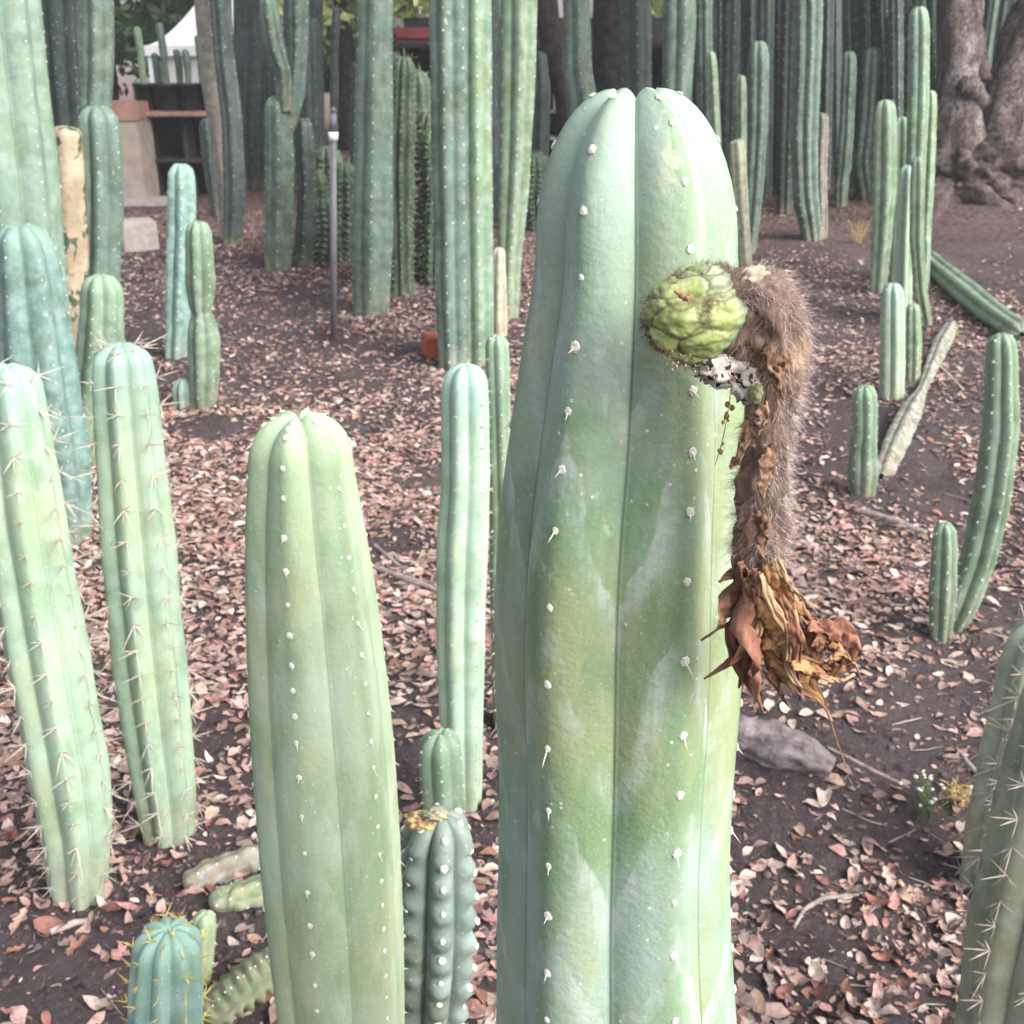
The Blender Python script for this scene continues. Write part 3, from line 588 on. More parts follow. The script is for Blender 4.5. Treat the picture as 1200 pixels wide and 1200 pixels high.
# blue pair in the leaf litter
column('bluish cactus with whitish areoles rising from the leaf litter', [(212, 192, 32), (213, 215, 36), (213, 280, 37), (210, 350, 34), (207, 418, 30)], None, 'blue', 6, rad(12), .2, 12, 70, .9, sp=.05, felt=.005)
column('two segment bright green cactus pinched in the middle, beside a bluish one', [(232, 259, 26), (233, 285, 33), (235, 330, 35), (235, 360, 27), (236, 367, 20), (237, 374, 30), (239, 400, 38), (239, 440, 37), (238, 477, 28)], None, 'mid', 6, rad(-8), .16, 12, 120, .9, sp=.045, felt=.004)
column('tiny cactus pup poking from bare soil', [(214, 444, 20), (214, 456, 24), (215, 477, 24)], None, 'blue', 6, rad(0), .2, 10, 24, 1.2, sp=.03, felt=.003)
# tall columns behind
TB = 'tall columns in the back'
column('tall grey green column touching a bright green column behind the slim cacti', [(520, -330, 46), (522, -150, 46), (526, 0, 46), (528, 200, 46), (530, 330, 42), (532, 432, 36)], None, 'teal', 6, rad(-14), .18, 10, 100, 1, sp=.09, felt=.006, group=TB)
column('tall bright green column touching a grey green column behind the slim cacti', [(551, -330, 44), (552, -150, 46), (554, 0, 44), (555, 200, 46), (557, 330, 44), (558, 425, 40)], None, 'mid', 6, rad(14), .2, 10, 100, 1, sp=.08, felt=.006, group=TB)
column('tall pale column with white streaks tapering to the soil beside two dry stumps', [(614, -330, 48), (612, -150, 48), (608, 0, 48), (606, 120, 44), (602, 220, 38), (597, 300, 30), (594, 372, 28)], None, 'mid', 6, rad(6), .18, 10, 100, 1, sp=.09, felt=.006, group=TB)
column('solitary dull green column with a squared off foot behind the garden light', [(446, -330, 46), (443, -150, 48), (440, 0, 46), (438, 150, 50), (436, 280, 52), (435, 366, 46)], None, 'teal', 6, rad(4), .10, 10, 100, 1, sp=.08, felt=.006, group=TB)
column('small grey stump beside the pale tapering column', [(585, 290, 16), (584, 320, 20), (584, 375, 24), (584, 392, 24)], None, 'grey', 6, 0., .12, 8, 40, 1, sp=.08, felt=.004)
column('curving pale green column with a wide foot behind the top of the thick column', [(668, -250, 36), (672, -60, 34), (676, 20, 34), (676, 80, 36), (684, 130, 38), (690, 200, 40), (690, 262, 38)], None, 'teal', 6, rad(8), .16, 10, 90, 1, sp=.1, felt=.007, group=TB)
column('bluish grey column above the very top of the thick column', [(744, -250, 38), (744, -60, 38), (745, 40, 38), (746, 150, 38), (746, 275, 36)], None, 'dark', 6, rad(0), .16, 10, 90, 1, sp=.1, felt=.007, group=TB)
column('blue green column standing beside the bluish grey one', [(797, -250, 36), (797, -60, 36), (796, 40, 38), (793, 110, 36), (790, 285, 34)], None, 'teal', 6, rad(12), .18, 10, 90, 1, sp=.09, felt=.006, group=TB)
# left back stand
LB = 'dark cacti near the branching one'
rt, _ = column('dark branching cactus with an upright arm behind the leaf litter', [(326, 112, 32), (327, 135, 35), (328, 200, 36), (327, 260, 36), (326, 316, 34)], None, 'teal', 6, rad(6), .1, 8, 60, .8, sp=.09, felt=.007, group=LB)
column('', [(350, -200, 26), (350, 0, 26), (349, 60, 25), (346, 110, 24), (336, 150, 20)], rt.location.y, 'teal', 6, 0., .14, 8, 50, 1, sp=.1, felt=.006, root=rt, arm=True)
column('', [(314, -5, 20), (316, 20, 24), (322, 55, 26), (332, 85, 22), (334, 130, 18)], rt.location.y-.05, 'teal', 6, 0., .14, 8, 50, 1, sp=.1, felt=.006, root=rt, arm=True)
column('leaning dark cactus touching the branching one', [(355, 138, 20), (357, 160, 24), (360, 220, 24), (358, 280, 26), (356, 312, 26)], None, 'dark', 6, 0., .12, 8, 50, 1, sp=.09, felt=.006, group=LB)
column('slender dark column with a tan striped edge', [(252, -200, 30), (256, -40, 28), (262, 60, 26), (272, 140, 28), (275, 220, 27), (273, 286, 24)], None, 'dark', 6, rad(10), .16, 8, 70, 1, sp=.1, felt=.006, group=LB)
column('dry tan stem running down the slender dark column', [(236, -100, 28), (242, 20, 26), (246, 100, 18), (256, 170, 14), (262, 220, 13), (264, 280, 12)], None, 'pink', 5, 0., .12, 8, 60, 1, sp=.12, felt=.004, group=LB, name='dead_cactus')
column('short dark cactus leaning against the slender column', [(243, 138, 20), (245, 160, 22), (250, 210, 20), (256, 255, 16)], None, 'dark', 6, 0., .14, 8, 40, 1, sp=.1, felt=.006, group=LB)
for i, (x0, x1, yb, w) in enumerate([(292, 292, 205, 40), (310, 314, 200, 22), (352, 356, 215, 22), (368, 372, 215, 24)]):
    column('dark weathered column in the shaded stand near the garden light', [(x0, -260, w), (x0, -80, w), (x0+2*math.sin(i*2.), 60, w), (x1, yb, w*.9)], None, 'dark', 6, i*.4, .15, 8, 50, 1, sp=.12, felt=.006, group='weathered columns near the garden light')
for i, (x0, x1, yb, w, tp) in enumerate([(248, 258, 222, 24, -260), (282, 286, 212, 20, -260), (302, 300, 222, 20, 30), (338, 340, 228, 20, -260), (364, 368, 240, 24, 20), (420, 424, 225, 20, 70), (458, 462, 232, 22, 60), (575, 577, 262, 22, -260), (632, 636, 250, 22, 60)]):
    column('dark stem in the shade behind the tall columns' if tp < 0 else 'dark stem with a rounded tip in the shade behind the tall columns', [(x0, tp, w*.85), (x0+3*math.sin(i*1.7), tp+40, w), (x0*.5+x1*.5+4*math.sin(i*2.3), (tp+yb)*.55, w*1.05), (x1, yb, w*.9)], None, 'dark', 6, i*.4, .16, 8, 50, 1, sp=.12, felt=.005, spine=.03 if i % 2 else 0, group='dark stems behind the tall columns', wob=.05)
column('thin dark cactus finger beside the weathered columns', [(394, 8, 9), (394, 20, 11), (392, 60, 11), (391, 240, 10)], None, 'dark', 6, 0., .14, 8, 40, 1, sp=.1, felt=.005)
# right stand
RS = 'green cacti on the bare slope'
column('tallest bright stem of the cluster in front of the gnarled tree', [(1076, 8, 20), (1077, 30, 24), (1076, 120, 24), (1072, 220, 22), (1068, 340, 20)], None, 'mid', 6, rad(10), .22, 10, 80, 1, sp=.07, felt=.005, spine=.02, group=RS)
column('broad pale green stem of the cluster in front of the gnarled tree', [(1037, 117, 22), (1037, 140, 28), (1036, 220, 28), (1032, 290, 24), (1028, 342, 20)], None, 'mid', 5, rad(0), .24, 10, 80, 1, sp=.07, felt=.005, spine=.02, group=RS)
column('slimmer stem tucked behind the pale green stem', [(1057, 137, 18), (1057, 160, 21), (1055, 230, 20), (1050, 330, 18)], None, 'mid', 5, rad(8), .24, 10, 70, 1, sp=.07, felt=.005, spine=.02, group=RS)
column('narrow stem on the tree side of the cluster', [(1090, 106, 14), (1090, 130, 16), (1087, 200, 16), (1080, 332, 15)], None, 'mid', 5, rad(4), .22, 10, 60, 1, sp=.07, felt=.005, group=RS)
column('light ribbed stem rising in front of the clustered stems', [(1064, 194, 18), (1063, 215, 21), (1060, 280, 21), (1057, 372, 20)], None, 'mint', 5, rad(-10), .26, 10, 70, 1, sp=.06, felt=.004, spine=.02, group=RS)
column('curving stem whose foot bends toward the fallen log', [(1075, 184, 14), (1075, 205, 17), (1074, 280, 17), (1078, 340, 16), (1085, 380, 15)], None, 'mid', 5, rad(10), .24, 10, 70, 1, sp=.06, felt=.004, spine=.015, group=RS)
column('stubby green pup beside the curving stem', [(1085, 278, 9), (1085, 288, 11), (1083, 330, 11), (1080, 350, 10)], None, 'mid', 5, 0., .22, 8, 40, 1, sp=.06, felt=.004, group=RS)
column('yellowish green stem in bare soil, the larger of two side by side', [(1046, 332, 22), (1046, 355, 27), (1046, 410, 30), (1045, 466, 28)], None, 'mint', 6, rad(4), .2, 12, 70, 1, sp=.05, felt=.004, spine=.014, group=RS)
column('smaller green stem touching the yellowish one', [(1070, 356, 15), (1070, 375, 18), (1070, 410, 19), (1069, 448, 17)], None, 'mid', 6, rad(10), .2, 10, 60, 1, sp=.05, felt=.004, spine=.014, group=RS)
column('stout light green stump beside the pale dead stem on the soil', [(1013, 452, 26), (1014, 475, 30), (1014, 505, 30), (1012, 520, 33), (1012, 550, 37), (1011, 577, 30)], None, 'mid', 7, rad(0), .12, 10, 80, 1, sp=.045, felt=.004, spine=.01, group=RS)
column('long curved green cactus with pale crests bending at its foot', [(1173, 391, 30), (1174, 420, 36), (1173, 500, 40), (1163, 580, 42), (1148, 650, 42), (1128, 705, 38), (1116, 735, 30)], None, 'mid', 6, rad(8), .22, 12, 120, .9, sp=.05, felt=.004, spine=.016, group=RS)
column('short bristly cactus at the foot of the long curved one', [(1107, 613, 24), (1107, 640, 30), (1105, 690, 32), (1102, 748, 26)], None, 'mid', 6, rad(-4), .2, 12, 70, .9, sp=.045, felt=.0035, spine=.022, group=RS)
# near the right edge
column('slimmer olive cactus with spines behind a thick spiny olive cactus', [(1225, 730, 60), (1212, 780, 80), (1195, 880, 90), (1180, 960, 88), (1165, 1040, 80)], None, 'khaki', 7, rad(6), .17, 12, 90, .9, sp=.05, felt=.004, near=LONG, name='spiny_cactus', feltmat='felt_b', group='long spined cacti')
column('thick spiny olive cactus leaning over dark soil beside a slimmer one', [(1262, 780, 100), (1250, 860, 120), (1228, 980, 128), (1200, 1110, 130), (1180, 1220, 120)], 1.25, 'khaki', 7, rad(-10), .17, 12, 110, .9, sp=.05, felt=.004, near=LONG, name='spiny_cactus', feltmat='felt_b', group='long spined cacti')
# broken stump and neighbours right of the thick column
column('broken off grey stump with a whitish torn top beside the thick column', [(862, 164, 18), (864, 172, 20), (866, 220, 20), (872, 290, 17), (874, 318, 15)], None, 'grey', 6, 0., .1, 8, 50, .3, sp=.09, felt=.004, wob=.04)
column('curved green cactus standing behind the broken grey stump', [(889, 48, 18), (889, 70, 24), (888, 150, 24), (884, 220, 22), (877, 296, 16)], None, 'teal', 6, rad(12), .22, 10, 70, 1, sp=.08, felt=.005, spine=.02)
column('thin green cactus directly above the broken grey stump', [(868, 88, 11), (868, 105, 14), (868, 180, 14), (868, 260, 13)], None, 'mid', 5, 0., .2, 8, 50, 1, sp=.08, felt=.005)
column('thin bright cactus peeking out behind the shoulder of the thick column', [(832, 60, 12), (834, 80, 14), (838, 160, 14), (840, 262, 13)], None, 'mid', 5, 0., .2, 8, 50, 1, sp=.08, felt=.005)
column('blue spiny many ribbed column with a cork patched foot', [(948, -250, 36), (947, -60, 36), (946, 60, 36), (942, 160, 34), (944, 230, 30), (952, 280, 24)], None, 'teal', 8, rad(4), .2, 8, 80, 1, sp=.09, felt=.006, spine=.03)
column('half dead cactus with a pinkish grey lower half', [(962, 132, 16), (962, 150, 19), (960, 200, 18), (961, 278, 18)], None, 'pink', 6, 0., .18, 8, 60, 1, sp=.09, felt=.006, spine=.02)
column('segmented green cactus pinched above its rounded foot', [(995, 60, 15), (995, 80, 18), (992, 150, 18), (988, 200, 18), (987, 206, 14), (986, 215, 18), (985, 244, 14)], None, 'teal', 6, 0., .18, 8, 80, 1, sp=.09, felt=.006)
column('pale teal column curving at its foot among the dark stand', [(1023, 55, 20), (1022, 75, 25), (1018, 140, 25), (1012, 190, 24), (1018, 232, 20)], None, 'teal', 6, 0., .2, 8, 70, 1, sp=.09, felt=.006)
column('blue grey column standing against the tree trunk', [(1098, -250, 24), (1098, -60, 24), (1098, 20, 24), (1096, 90, 22), (1090, 250, 20)], None, 'teal', 6, rad(8), .2, 8, 60, 1, sp=.1, felt=.006)
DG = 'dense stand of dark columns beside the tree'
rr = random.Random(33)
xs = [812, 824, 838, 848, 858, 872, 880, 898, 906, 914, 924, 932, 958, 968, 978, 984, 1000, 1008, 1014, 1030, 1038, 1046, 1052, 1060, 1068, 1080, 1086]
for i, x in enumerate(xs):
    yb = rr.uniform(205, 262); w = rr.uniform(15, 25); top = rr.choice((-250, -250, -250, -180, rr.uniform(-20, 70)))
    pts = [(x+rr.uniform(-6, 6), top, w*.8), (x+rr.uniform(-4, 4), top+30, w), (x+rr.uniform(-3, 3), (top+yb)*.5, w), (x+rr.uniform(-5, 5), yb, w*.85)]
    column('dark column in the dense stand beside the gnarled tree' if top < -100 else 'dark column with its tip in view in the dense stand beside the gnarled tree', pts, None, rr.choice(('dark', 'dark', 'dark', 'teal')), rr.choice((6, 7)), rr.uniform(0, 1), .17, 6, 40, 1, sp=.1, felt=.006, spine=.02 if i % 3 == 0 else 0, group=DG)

# ------------------------------------------------------------------ fallen cacti
def lying(label, pts, mat, ribs, name='fallen_cactus', sp=.05, knob=0., lift=.7, felt=.0022, cap=.7):
    rows = []
    for x, y, w in pts:
        g = ground(x, y); r = .5*w*zdepth(g)/FPX; rows.append([g.x, g.y, gz(g.x, g.y)+r*lift, r])
    root = empty(name, Vector((rows[0][0], rows[0][1], gz(rows[0][0], rows[0][1])))); props(root, label, 'cactus')
    g = stem_grid(np.array(rows), ribs, .3, .18, .9, 10, 70, cap, knob, sp, .34, len(label), .04, sm=3, roundbase=.7)
    stem_obj('stem', g, M[mat], root, root.location); fl_ = []
    for k in range(ribs):
        cl = crest_line(g, k, 10); u = sp
        while u < cl[1][-1]: p, N, T = crest_frame(g, k, 10, u, cl); fl_.append((p-root.location, N, T, felt)); u += sp
    props(link('areoles', felts_mesh('areoles', fl_), M['felt'], root), kind='stuff'); return root
lying('fallen green cactus log lying on the slope below the tree', [(1196, 402, 30), (1160, 378, 30), (1120, 345, 30), (1086, 314, 24)], 'mid', 6)
lying('dried pale grey stem lying on the soil beside the stout stump', [(1032, 566, 26), (1048, 530, 30), (1064, 495, 28), (1078, 465, 12), (1084, 450, 12), (1100, 415, 22), (1114, 388, 16)], 'weath', 5, 'dead_cactus', knob=.05)
lying('fallen green stem piece with whitened bark behind the smooth olive column', [(246, 1066, 26), (275, 1062, 36), (315, 1052, 38), (350, 1040, 34)], 'green_old', 4, sp=.03, knob=.05)
lying('whitened dead stem piece beside the fallen green piece', [(216, 1046, 26), (245, 1034, 34), (290, 1018, 36), (335, 1006, 30)], 'weath', 4, 'dead_cactus', sp=.04, knob=.10)
lying('serrated flat green stem piece lying beside the turquoise young cactus', [(236, 1206, 44), (270, 1176, 54), (310, 1145, 52), (350, 1118, 42)], 'green_old', 3, knob=.20, sp=.022, lift=.4)
column('short blunt green stub leaning behind the turquoise young cactus', [(240, 1070, 26), (240, 1085, 30), (237, 1110, 32), (232, 1150, 30)], None, 'olive', 5, 0., .14, 10, 40, .9, sp=.04, felt=.003)

# ------------------------------------------------------------------ tree on the right
def bark_mat():
    t = NT('bark'); o = t.obj(); n = t.noise(t.mapping(o, (1, 1, .3)), 9, 7, .68, .5); c = t.mix(t.ramp(n, .35, .66), (.085, .066, .062), (.27, .22, .205))
    c = t.mix(t.ramp(t.noise(o, 3.5, 3), .52, .7), c, (.36, .32, .32)); c = t.mix(t.ramp(t.noise(o, 25, 5), .58, .68), c, (.03, .022, .02)); cr_ = t.n('ShaderNodeTexVoronoi', feature='DISTANCE_TO_EDGE'); nv = t.n('ShaderNodeVectorMath', operation='ADD'); nn = t.n('ShaderNodeTexNoise'); t.l(o, nn.inputs['Vector']); nn.inputs['Scale'].default_value = 6.; t.l(t.mapping(o, (1, 1, .35)), nv.inputs[0]); t.l(nn.outputs['Color'], nv.inputs[1]); t.l(nv.outputs[0], cr_.inputs['Vector']); cr_.inputs['Scale'].default_value = 11.; ck = t.ramp(cr_.outputs['Distance'], .0, .12); c = t.mix(t.math('ADD', .5, t.math('MULTIPLY', ck, .5)), (.05, .042, .04), c); t.bump(t.math('ADD', t.math('MULTIPLY', ck, .35), n), .9, .05); return t.done(c, .95, .1)
M['bark'] = bark_mat(); M['root'] = plain('root_bark', (.11, .085, .08), .95, .5, 14, 1., .1, .04)
def limb(name, rows, mat, parent, S=26, ridg=.22, seed=0, n=60, sq=1.):
    TPx = resample(rows, n, 4); V = tube_grid(TPx, S, ridg, seed, sq, 9)
    o = parent.location if parent else Vector(); return link(name, npmesh(name, V.reshape(-1, 3)-np.array(o), grid_faces(n+2, S)), mat, parent)
YT = 10.4
def tr(x, y, w, dy=0.): p = at(x, y, YT+dy); return [p.x, p.y, p.z, .5*w*zdepth(p)/FPX]
tb = at(1150, 262, YT); tree = props(empty('gnarled_tree', Vector((tb.x, tb.y, gz(tb.x, tb.y)))), 'old gnarled tree with two trunks and spreading roots on the slope', 'tree')
limb('trunk', [tr(1118, 262, 120), tr(1118, 190, 70), tr(1116, 150, 52), tr(1122, 90, 44), tr(1126, 20, 46), tr(1132, -120, 44), tr(1120, -320, 36), tr(1060, -560, 20)], M['bark'], tree, 30, .17, 1)
limb('trunk', [tr(1172, 270, 120, .2), tr(1166, 200, 92, .2), tr(1174, 150, 72, .2), tr(1196, 90, 66, .2), tr(1226, 20, 70, .3), tr(1266, -100, 66, .4), tr(1330, -320, 40, .5)], M['bark'], tree, 30, .17, 7)
limb('branch', [tr(1150, 120, 22), tr(1140, 105, 22, -.1), tr(1136, 100, 24, -.3), tr(1134, 99, 20, -.45)], M['bark'], tree, 16, .15, 3, 20)
limb('branch', [tr(1152, 95, 22, .1), tr(1146, 60, 18, .2), tr(1140, 20, 16, .3), tr(1136, -40, 14, .4)], M['bark'], tree, 14, .2, 4, 30)
for i, ln in enumerate([[(1120, 215, 50, -.2), (1150, 232, 26, -.5), (1180, 250, 20, -.7), (1210, 272, 16, -.9)], [(1150, 210, 50, -.2), (1175, 230, 28, -.5), (1200, 240, 24, -.5), (1240, 262, 18, -.6)], [(1108, 205, 40, -.1), (1100, 235, 26, -.5), (1092, 262, 16, -.7), (1085, 275, 8, -.8)], [(1180, 215, 60, -.1), (1186, 250, 36, -.6), (1196, 280, 20, -.8)]]):
    limb('root', [tr(*q) for q in ln], M['root'], tree, 14, .3, 11+i, 30)
lump('root_mass', Vector((at(1142, 232, YT).x, YT-.05, gz(4.4, YT)))-tree.location, 0.58, .5, .34, M['root'], tree, .55, 2.6, 5, 5)
# crowns (overhead, out of frame) and shrubs: leaf clumps
def leaf_cloud(name, centers, nper, size, mat, parent, seed=0, flat=.6):
    r = np.random.default_rng(seed); V = []; o = np.array(parent.location) if parent else np.zeros(3)
    for (cx, cy, cz, rx, rz) in centers:
        d = r.normal(size=(nper, 3)); d /= np.linalg.norm(d, axis=1)[:, None]; rad_ = r.random(nper)**.45
        p = np.array([cx, cy, cz])+d*rad_[:, None]*np.array([rx, rx, rz]); a = r.normal(size=(nper, 3)); a /= np.linalg.norm(a, axis=1)[:, None]
        b = np.cross(a, r.normal(size=(nper, 3))); b /= np.linalg.norm(b, axis=1)[:, None]; s = size*(.6+.8*r.random((nper, 1)))
        V.append(np.stack([p-a*s, p+b*s*.42, p+a*s, p-b*s*.42], 1))
    V = np.concatenate(V).reshape(-1, 3)-o; F = np.arange(len(V)).reshape(-1, 4)
    return link(name, npmesh(name, V, F), mat, parent, smooth=False)
def leaf_mat(name, a, b):
    t = NT(name); o = t.obj(); c = t.mix(t.ramp(t.noise(o, 2.5, 4), .35, .65), a, b); t.set(t.b, 'Subsurface Weight', 0.)
    ad = t.n('ShaderNodeAddShader'); tl = t.n('ShaderNodeBsdfTranslucent'); mx = t.n('ShaderNodeMixShader'); t.l(c, tl.inputs[0]); mx.inputs[0].default_value = .35
    t.l(t.b.outputs[0], mx.inputs[1]); t.l(tl.outputs[0], mx.inputs[2]); t.l(mx.outputs[0], t.out.inputs['Surface']); return t.done(c, .55, .3)
M['leaf_d'] = leaf_mat('leaves_dark', (.025, .05, .02), (.06, .10, .04)); M['leaf_sun'] = leaf_mat('leaves_sun_toned', (.26, .33, .11), (.48, .52, .26)); M['leaf_m'] = leaf_mat('leaves_mid', (.05, .09, .04), (.12, .17, .08))  # palest leaf tone has the sunlight on far trees mixed into its colour
rr = random.Random(4)
leaf_cloud('crown', [(rr.uniform(-1.5, 8), rr.uniform(7.5, 15), rr.uniform(4.6, 6.6), rr.uniform(.7, 1.3), rr.uniform(.4, .7)) for _ in range(46)], 420, .09, M['leaf_d'], tree, 2)
# dark shaggy bushes
def shaggy(label, x, yb, stems, w, seed):
    g = ground(x, yb); root = empty('shaggy_cactus', Vector((g.x, g.y, gz(g.x, g.y)))); props(root, label, 'cactus'); rr = random.Random(seed)
    for (dx, top, ww) in stems:
        column('', [(x+dx+rr.uniform(-3, 3), top, ww*.8), (x+dx, top+22, ww), (x+dx+rr.uniform(-4, 4), (top+yb)/2, ww*1.05), (x+dx*1.1, yb-4, ww)], g.y+rr.uniform(-.3, .3), 'bush', 9, rr.random(), .3, 6, 60, 1, sp=.045, felt=.003, spine=.05, root=root, knob=.14, e=.6, wob=.10, seed=seed+int(dx)+40)
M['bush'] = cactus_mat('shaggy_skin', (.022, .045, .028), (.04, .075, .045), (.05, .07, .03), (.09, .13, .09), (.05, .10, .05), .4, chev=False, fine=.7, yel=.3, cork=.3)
shaggy('dark shaggy cactus clump behind the touching pair of columns', 486, 332, [(-24, 120, 30), (-14, 66, 32), (2, 82, 34), (14, 130, 32), (-18, 180, 34), (0, 190, 36), (14, 230, 32), (-6, 250, 34), (22, 150, 30)], 26, 3)
shaggy('dark shaggy mound behind the garden light', 388, 305, [(-18, 200, 30), (-2, 172, 34), (14, 190, 30), (-10, 228, 34), (8, 240, 32)], 26, 8)
shaggy('small dark shaggy mound behind the shoulder of the thick column', 626, 268, [(-12, 195, 28), (4, 180, 30), (20, 186, 28), (34, 200, 26)], 24, 13)

# ------------------------------------------------------------------ built things in the background
def boxm(name, c, s, mat, parent=None, rz=0., bev=.01):
    bm = bmesh.new(); bmesh.ops.create_cube(bm, size=1); bmesh.ops.scale(bm, vec=s, verts=bm.verts)
    if bev: bmesh.ops.bevel(bm, geom=bm.edges[:], offset=min(bev, min(s)*.3), segments=2, affect='EDGES')
    bmesh.ops.rotate(bm, cent=(0, 0, 0), matrix=Matrix.Rotation(rz, 3, 'Z'), verts=bm.verts); bmesh.ops.translate(bm, vec=Vector(c)-(parent.location if parent else Vector()), verts=bm.verts)
    me = bpy.data.meshes.new(name); bm.to_mesh(me); bm.free(); return link(name, me, mat, parent, smooth=False)
M['white'] = plain('tent_cloth', (.80, .80, .80), .8, .05, 3); M['dtimber'] = plain('dark_timber', (.035, .032, .035), .8, .4, 12, .4); M['black'] = plain('black_plastic', (.012, .012, .016), .45, .3, 20)
M['beige'] = plain('beige_panel', (.30, .255, .22), .85, .15, 6, .2); M['pinkw'] = plain('terracotta_rail', (.28, .16, .13), .85, .2, 8); M['conc'] = plain('concrete', (.36, .33, .31), .9, .15, 20, .5, .2, .006); M['metal'] = plain('grey_metal', (.13, .12, .14), .5, .15, 30, .1, .5)
M['greyw'] = plain('pale_render', (.58, .57, .60), .9, .08, 2); M['redc'] = plain('red_cloth', (.22, .05, .06), .8, .3, 4); M['brick'] = plain('brick_red', (.40, .10, .06), .85, .25, 25, .5)
# white tent
YW = 17.; e0 = at(164, 54, YW); e1 = at(330, 54, YW); tent = props(empty('tent', Vector(((e0.x+e1.x)/2, YW+1.2, 0))), 'white canopy tent with a sloping peaked roof in the far background', 'tent')
hx = (e1.x-e0.x)/2; tz = e0.z; V = []; K = 14
for i in range(K+1):
    f = i/K; sc = (1-f); zz = tz+1.15*(f**1.5)
    for (sx, sy) in ((-1, -1), (1, -1), (1, 1), (-1, 1)): V.append((sx*hx*sc, sy*hx*sc, zz))
me = npmesh('roof', V, grid_faces(K+1, 4)); link('roof', me, M['white'], tent, smooth=False)
for i in range(4):
    sx, sy = ((0, -1), (1, 0), (0, 1), (-1, 0))[i]; boxm('valance', (tent.location.x+sx*hx, tent.location.y+sy*hx, tz-.06), (hx*2 if sy else .02, .02 if sy else hx*2, .14), M['white'], tent, bev=0)
for sx in (-1, 1):
    for sy in (-1, 1): boxm('post', (tent.location.x+sx*(hx-.05), tent.location.y+sy*(hx-.05), tz/2-.06), (.06, .06, tz-.14), M['white'], tent, bev=0)
boxm('side_wall', (tent.location.x+.1, tent.location.y-hx+.12, tz*.5-.06), (hx*2-.34, .02, tz-.14), M['white'], tent, bev=0)
# potting bench with black pots, beige box in front
YB = 12.6; b0 = at(168, 132, YB); b1 = at(262, 132, YB); bench = props(empty('potting_bench', Vector(((b0.x+b1.x)/2, YB, 0))), 'dark low bench carrying black nursery pots in front of the tent', 'bench')
bw = b1.x-b0.x; boxm('bench_top', ((b0.x+b1.x)/2, YB, b0.z), (bw, .6, .05), M['pinkw'], bench)
for sx in (-.46, 0, .46): boxm('leg', ((b0.x+b1.x)/2+sx*bw, YB+.1, b0.z/2-.04), (.06, .3, b0.z-.02), M['dtimber'], bench)
boxm('shelf', ((b0.x+b1.x)/2, YB+.1, b0.z*.45), (bw*.9, .5, .04), M['dtimber'], bench)
boxm('shade_panel', ((b0.x+b1.x)/2, YB+.4, b0.z*.5-.02), (bw*.96, .03, b0.z-.06), M['black'], bench)  # black sheet added to stand for the shade under the bench
def pot(label, c, r, h, group, plant=True, seed=0):
    root = props(empty('nursery_pot', c), label, 'pot', group); n = 18; V = []; prof = [(r*.78, 0), (r*.98, h*.88), (r*1.08, h*.88), (r*1.08, h), (r*.95, h), (r*.9, h*.8), (0.01, h*.8)]
    for q, z in prof:
        for j in range(n): V.append((q*math.cos(j*2*math.pi/n), q*math.sin(j*2*math.pi/n), z))
    link('pot_wall', npmesh('pot_wall', V, grid_faces(len(prof), n)), M['black'], root)
    if plant:
        rr = random.Random(seed); hh = rr.uniform(.25, .6)
        g = stem_grid(np.array([[0, 0, h*.7, .03], [.01, 0, h+hh*.5, .04], [.0, 0, h+hh, .04]]), 6, 0, .2, .9, 6, 30, 1., seed=seed); stem_obj('plant', g, M[rr.choice(('teal', 'mid'))], root, (0, 0, 0))
for i in range(7):
    x = b0.x+bw*(i+.6)/7.3; pot('black nursery pot with a young cactus on the low bench', Vector((x, YB-.1+.1*(i % 2), b0.z+.025)), .11+.02*(i % 3), .27, 'nursery pots on the bench', True, i)
for i in range(3):
    p = ground(182+i*16, 198); pot('black nursery pot on the soil under the bench', Vector((p.x, p.y, gz(p.x, p.y))), .13, .2, 'nursery pots under the bench', False)
for i, (lab, pts) in enumerate([('bent grey green cactus leaning beside the beige planter box', [(162, 92, 12), (163, 105, 14), (166, 150, 14), (176, 190, 13)]), ('forked pale cactus standing in front of the nursery pots', [(190, 72, 12), (191, 85, 14), (197, 130, 14), (207, 188, 13)])]):
    column(lab, pts, None, 'teal', 6, 0., .15, 6, 40, 1, sp=.1, felt=.006)
p0 = at(135, 205, 12.0); p1 = at(168, 205, 12.0); box = props(empty('planter_box', Vector(((p0.x+p1.x)/2, 12.2, 0))), 'plain beige planter box with a terracotta rim beside the bench', 'planter'); zt = at(150, 142, 12.0).z
boxm('side_panel', ((p0.x+p1.x)/2-.15, 12.25, zt/2), (p1.x-p0.x+.3, .5, zt), M['beige'], box); boxm('rim', ((p0.x+p1.x)/2-.15, 12.25, zt+.09), (p1.x-p0.x+.32, .54, .18), M['pinkw'], box)
boxm('base_slab', ((p0.x+p1.x)/2, 12.0, .03), (p1.x-p0.x+.6, .4, .08), M['conc'], box)
g = ground(160, 294); cb = boxm('concrete_block', (0, 0, .10), (.27, .22, .26), M['conc'], None, .5, .012); cb.location = (g.x, g.y+.08, gz(g.x, g.y)); props(cb, 'rough pale concrete block half buried in the leaf litter', 'block')
g = ground(506, 416); cb = boxm('brick', (0, 0, .05), (.085, .19, .12), M['brick'], None, .25, .008); cb.location = (g.x, g.y, gz(g.x, g.y)); props(cb, 'orange red brick lying at the foot of the touching columns', 'brick')
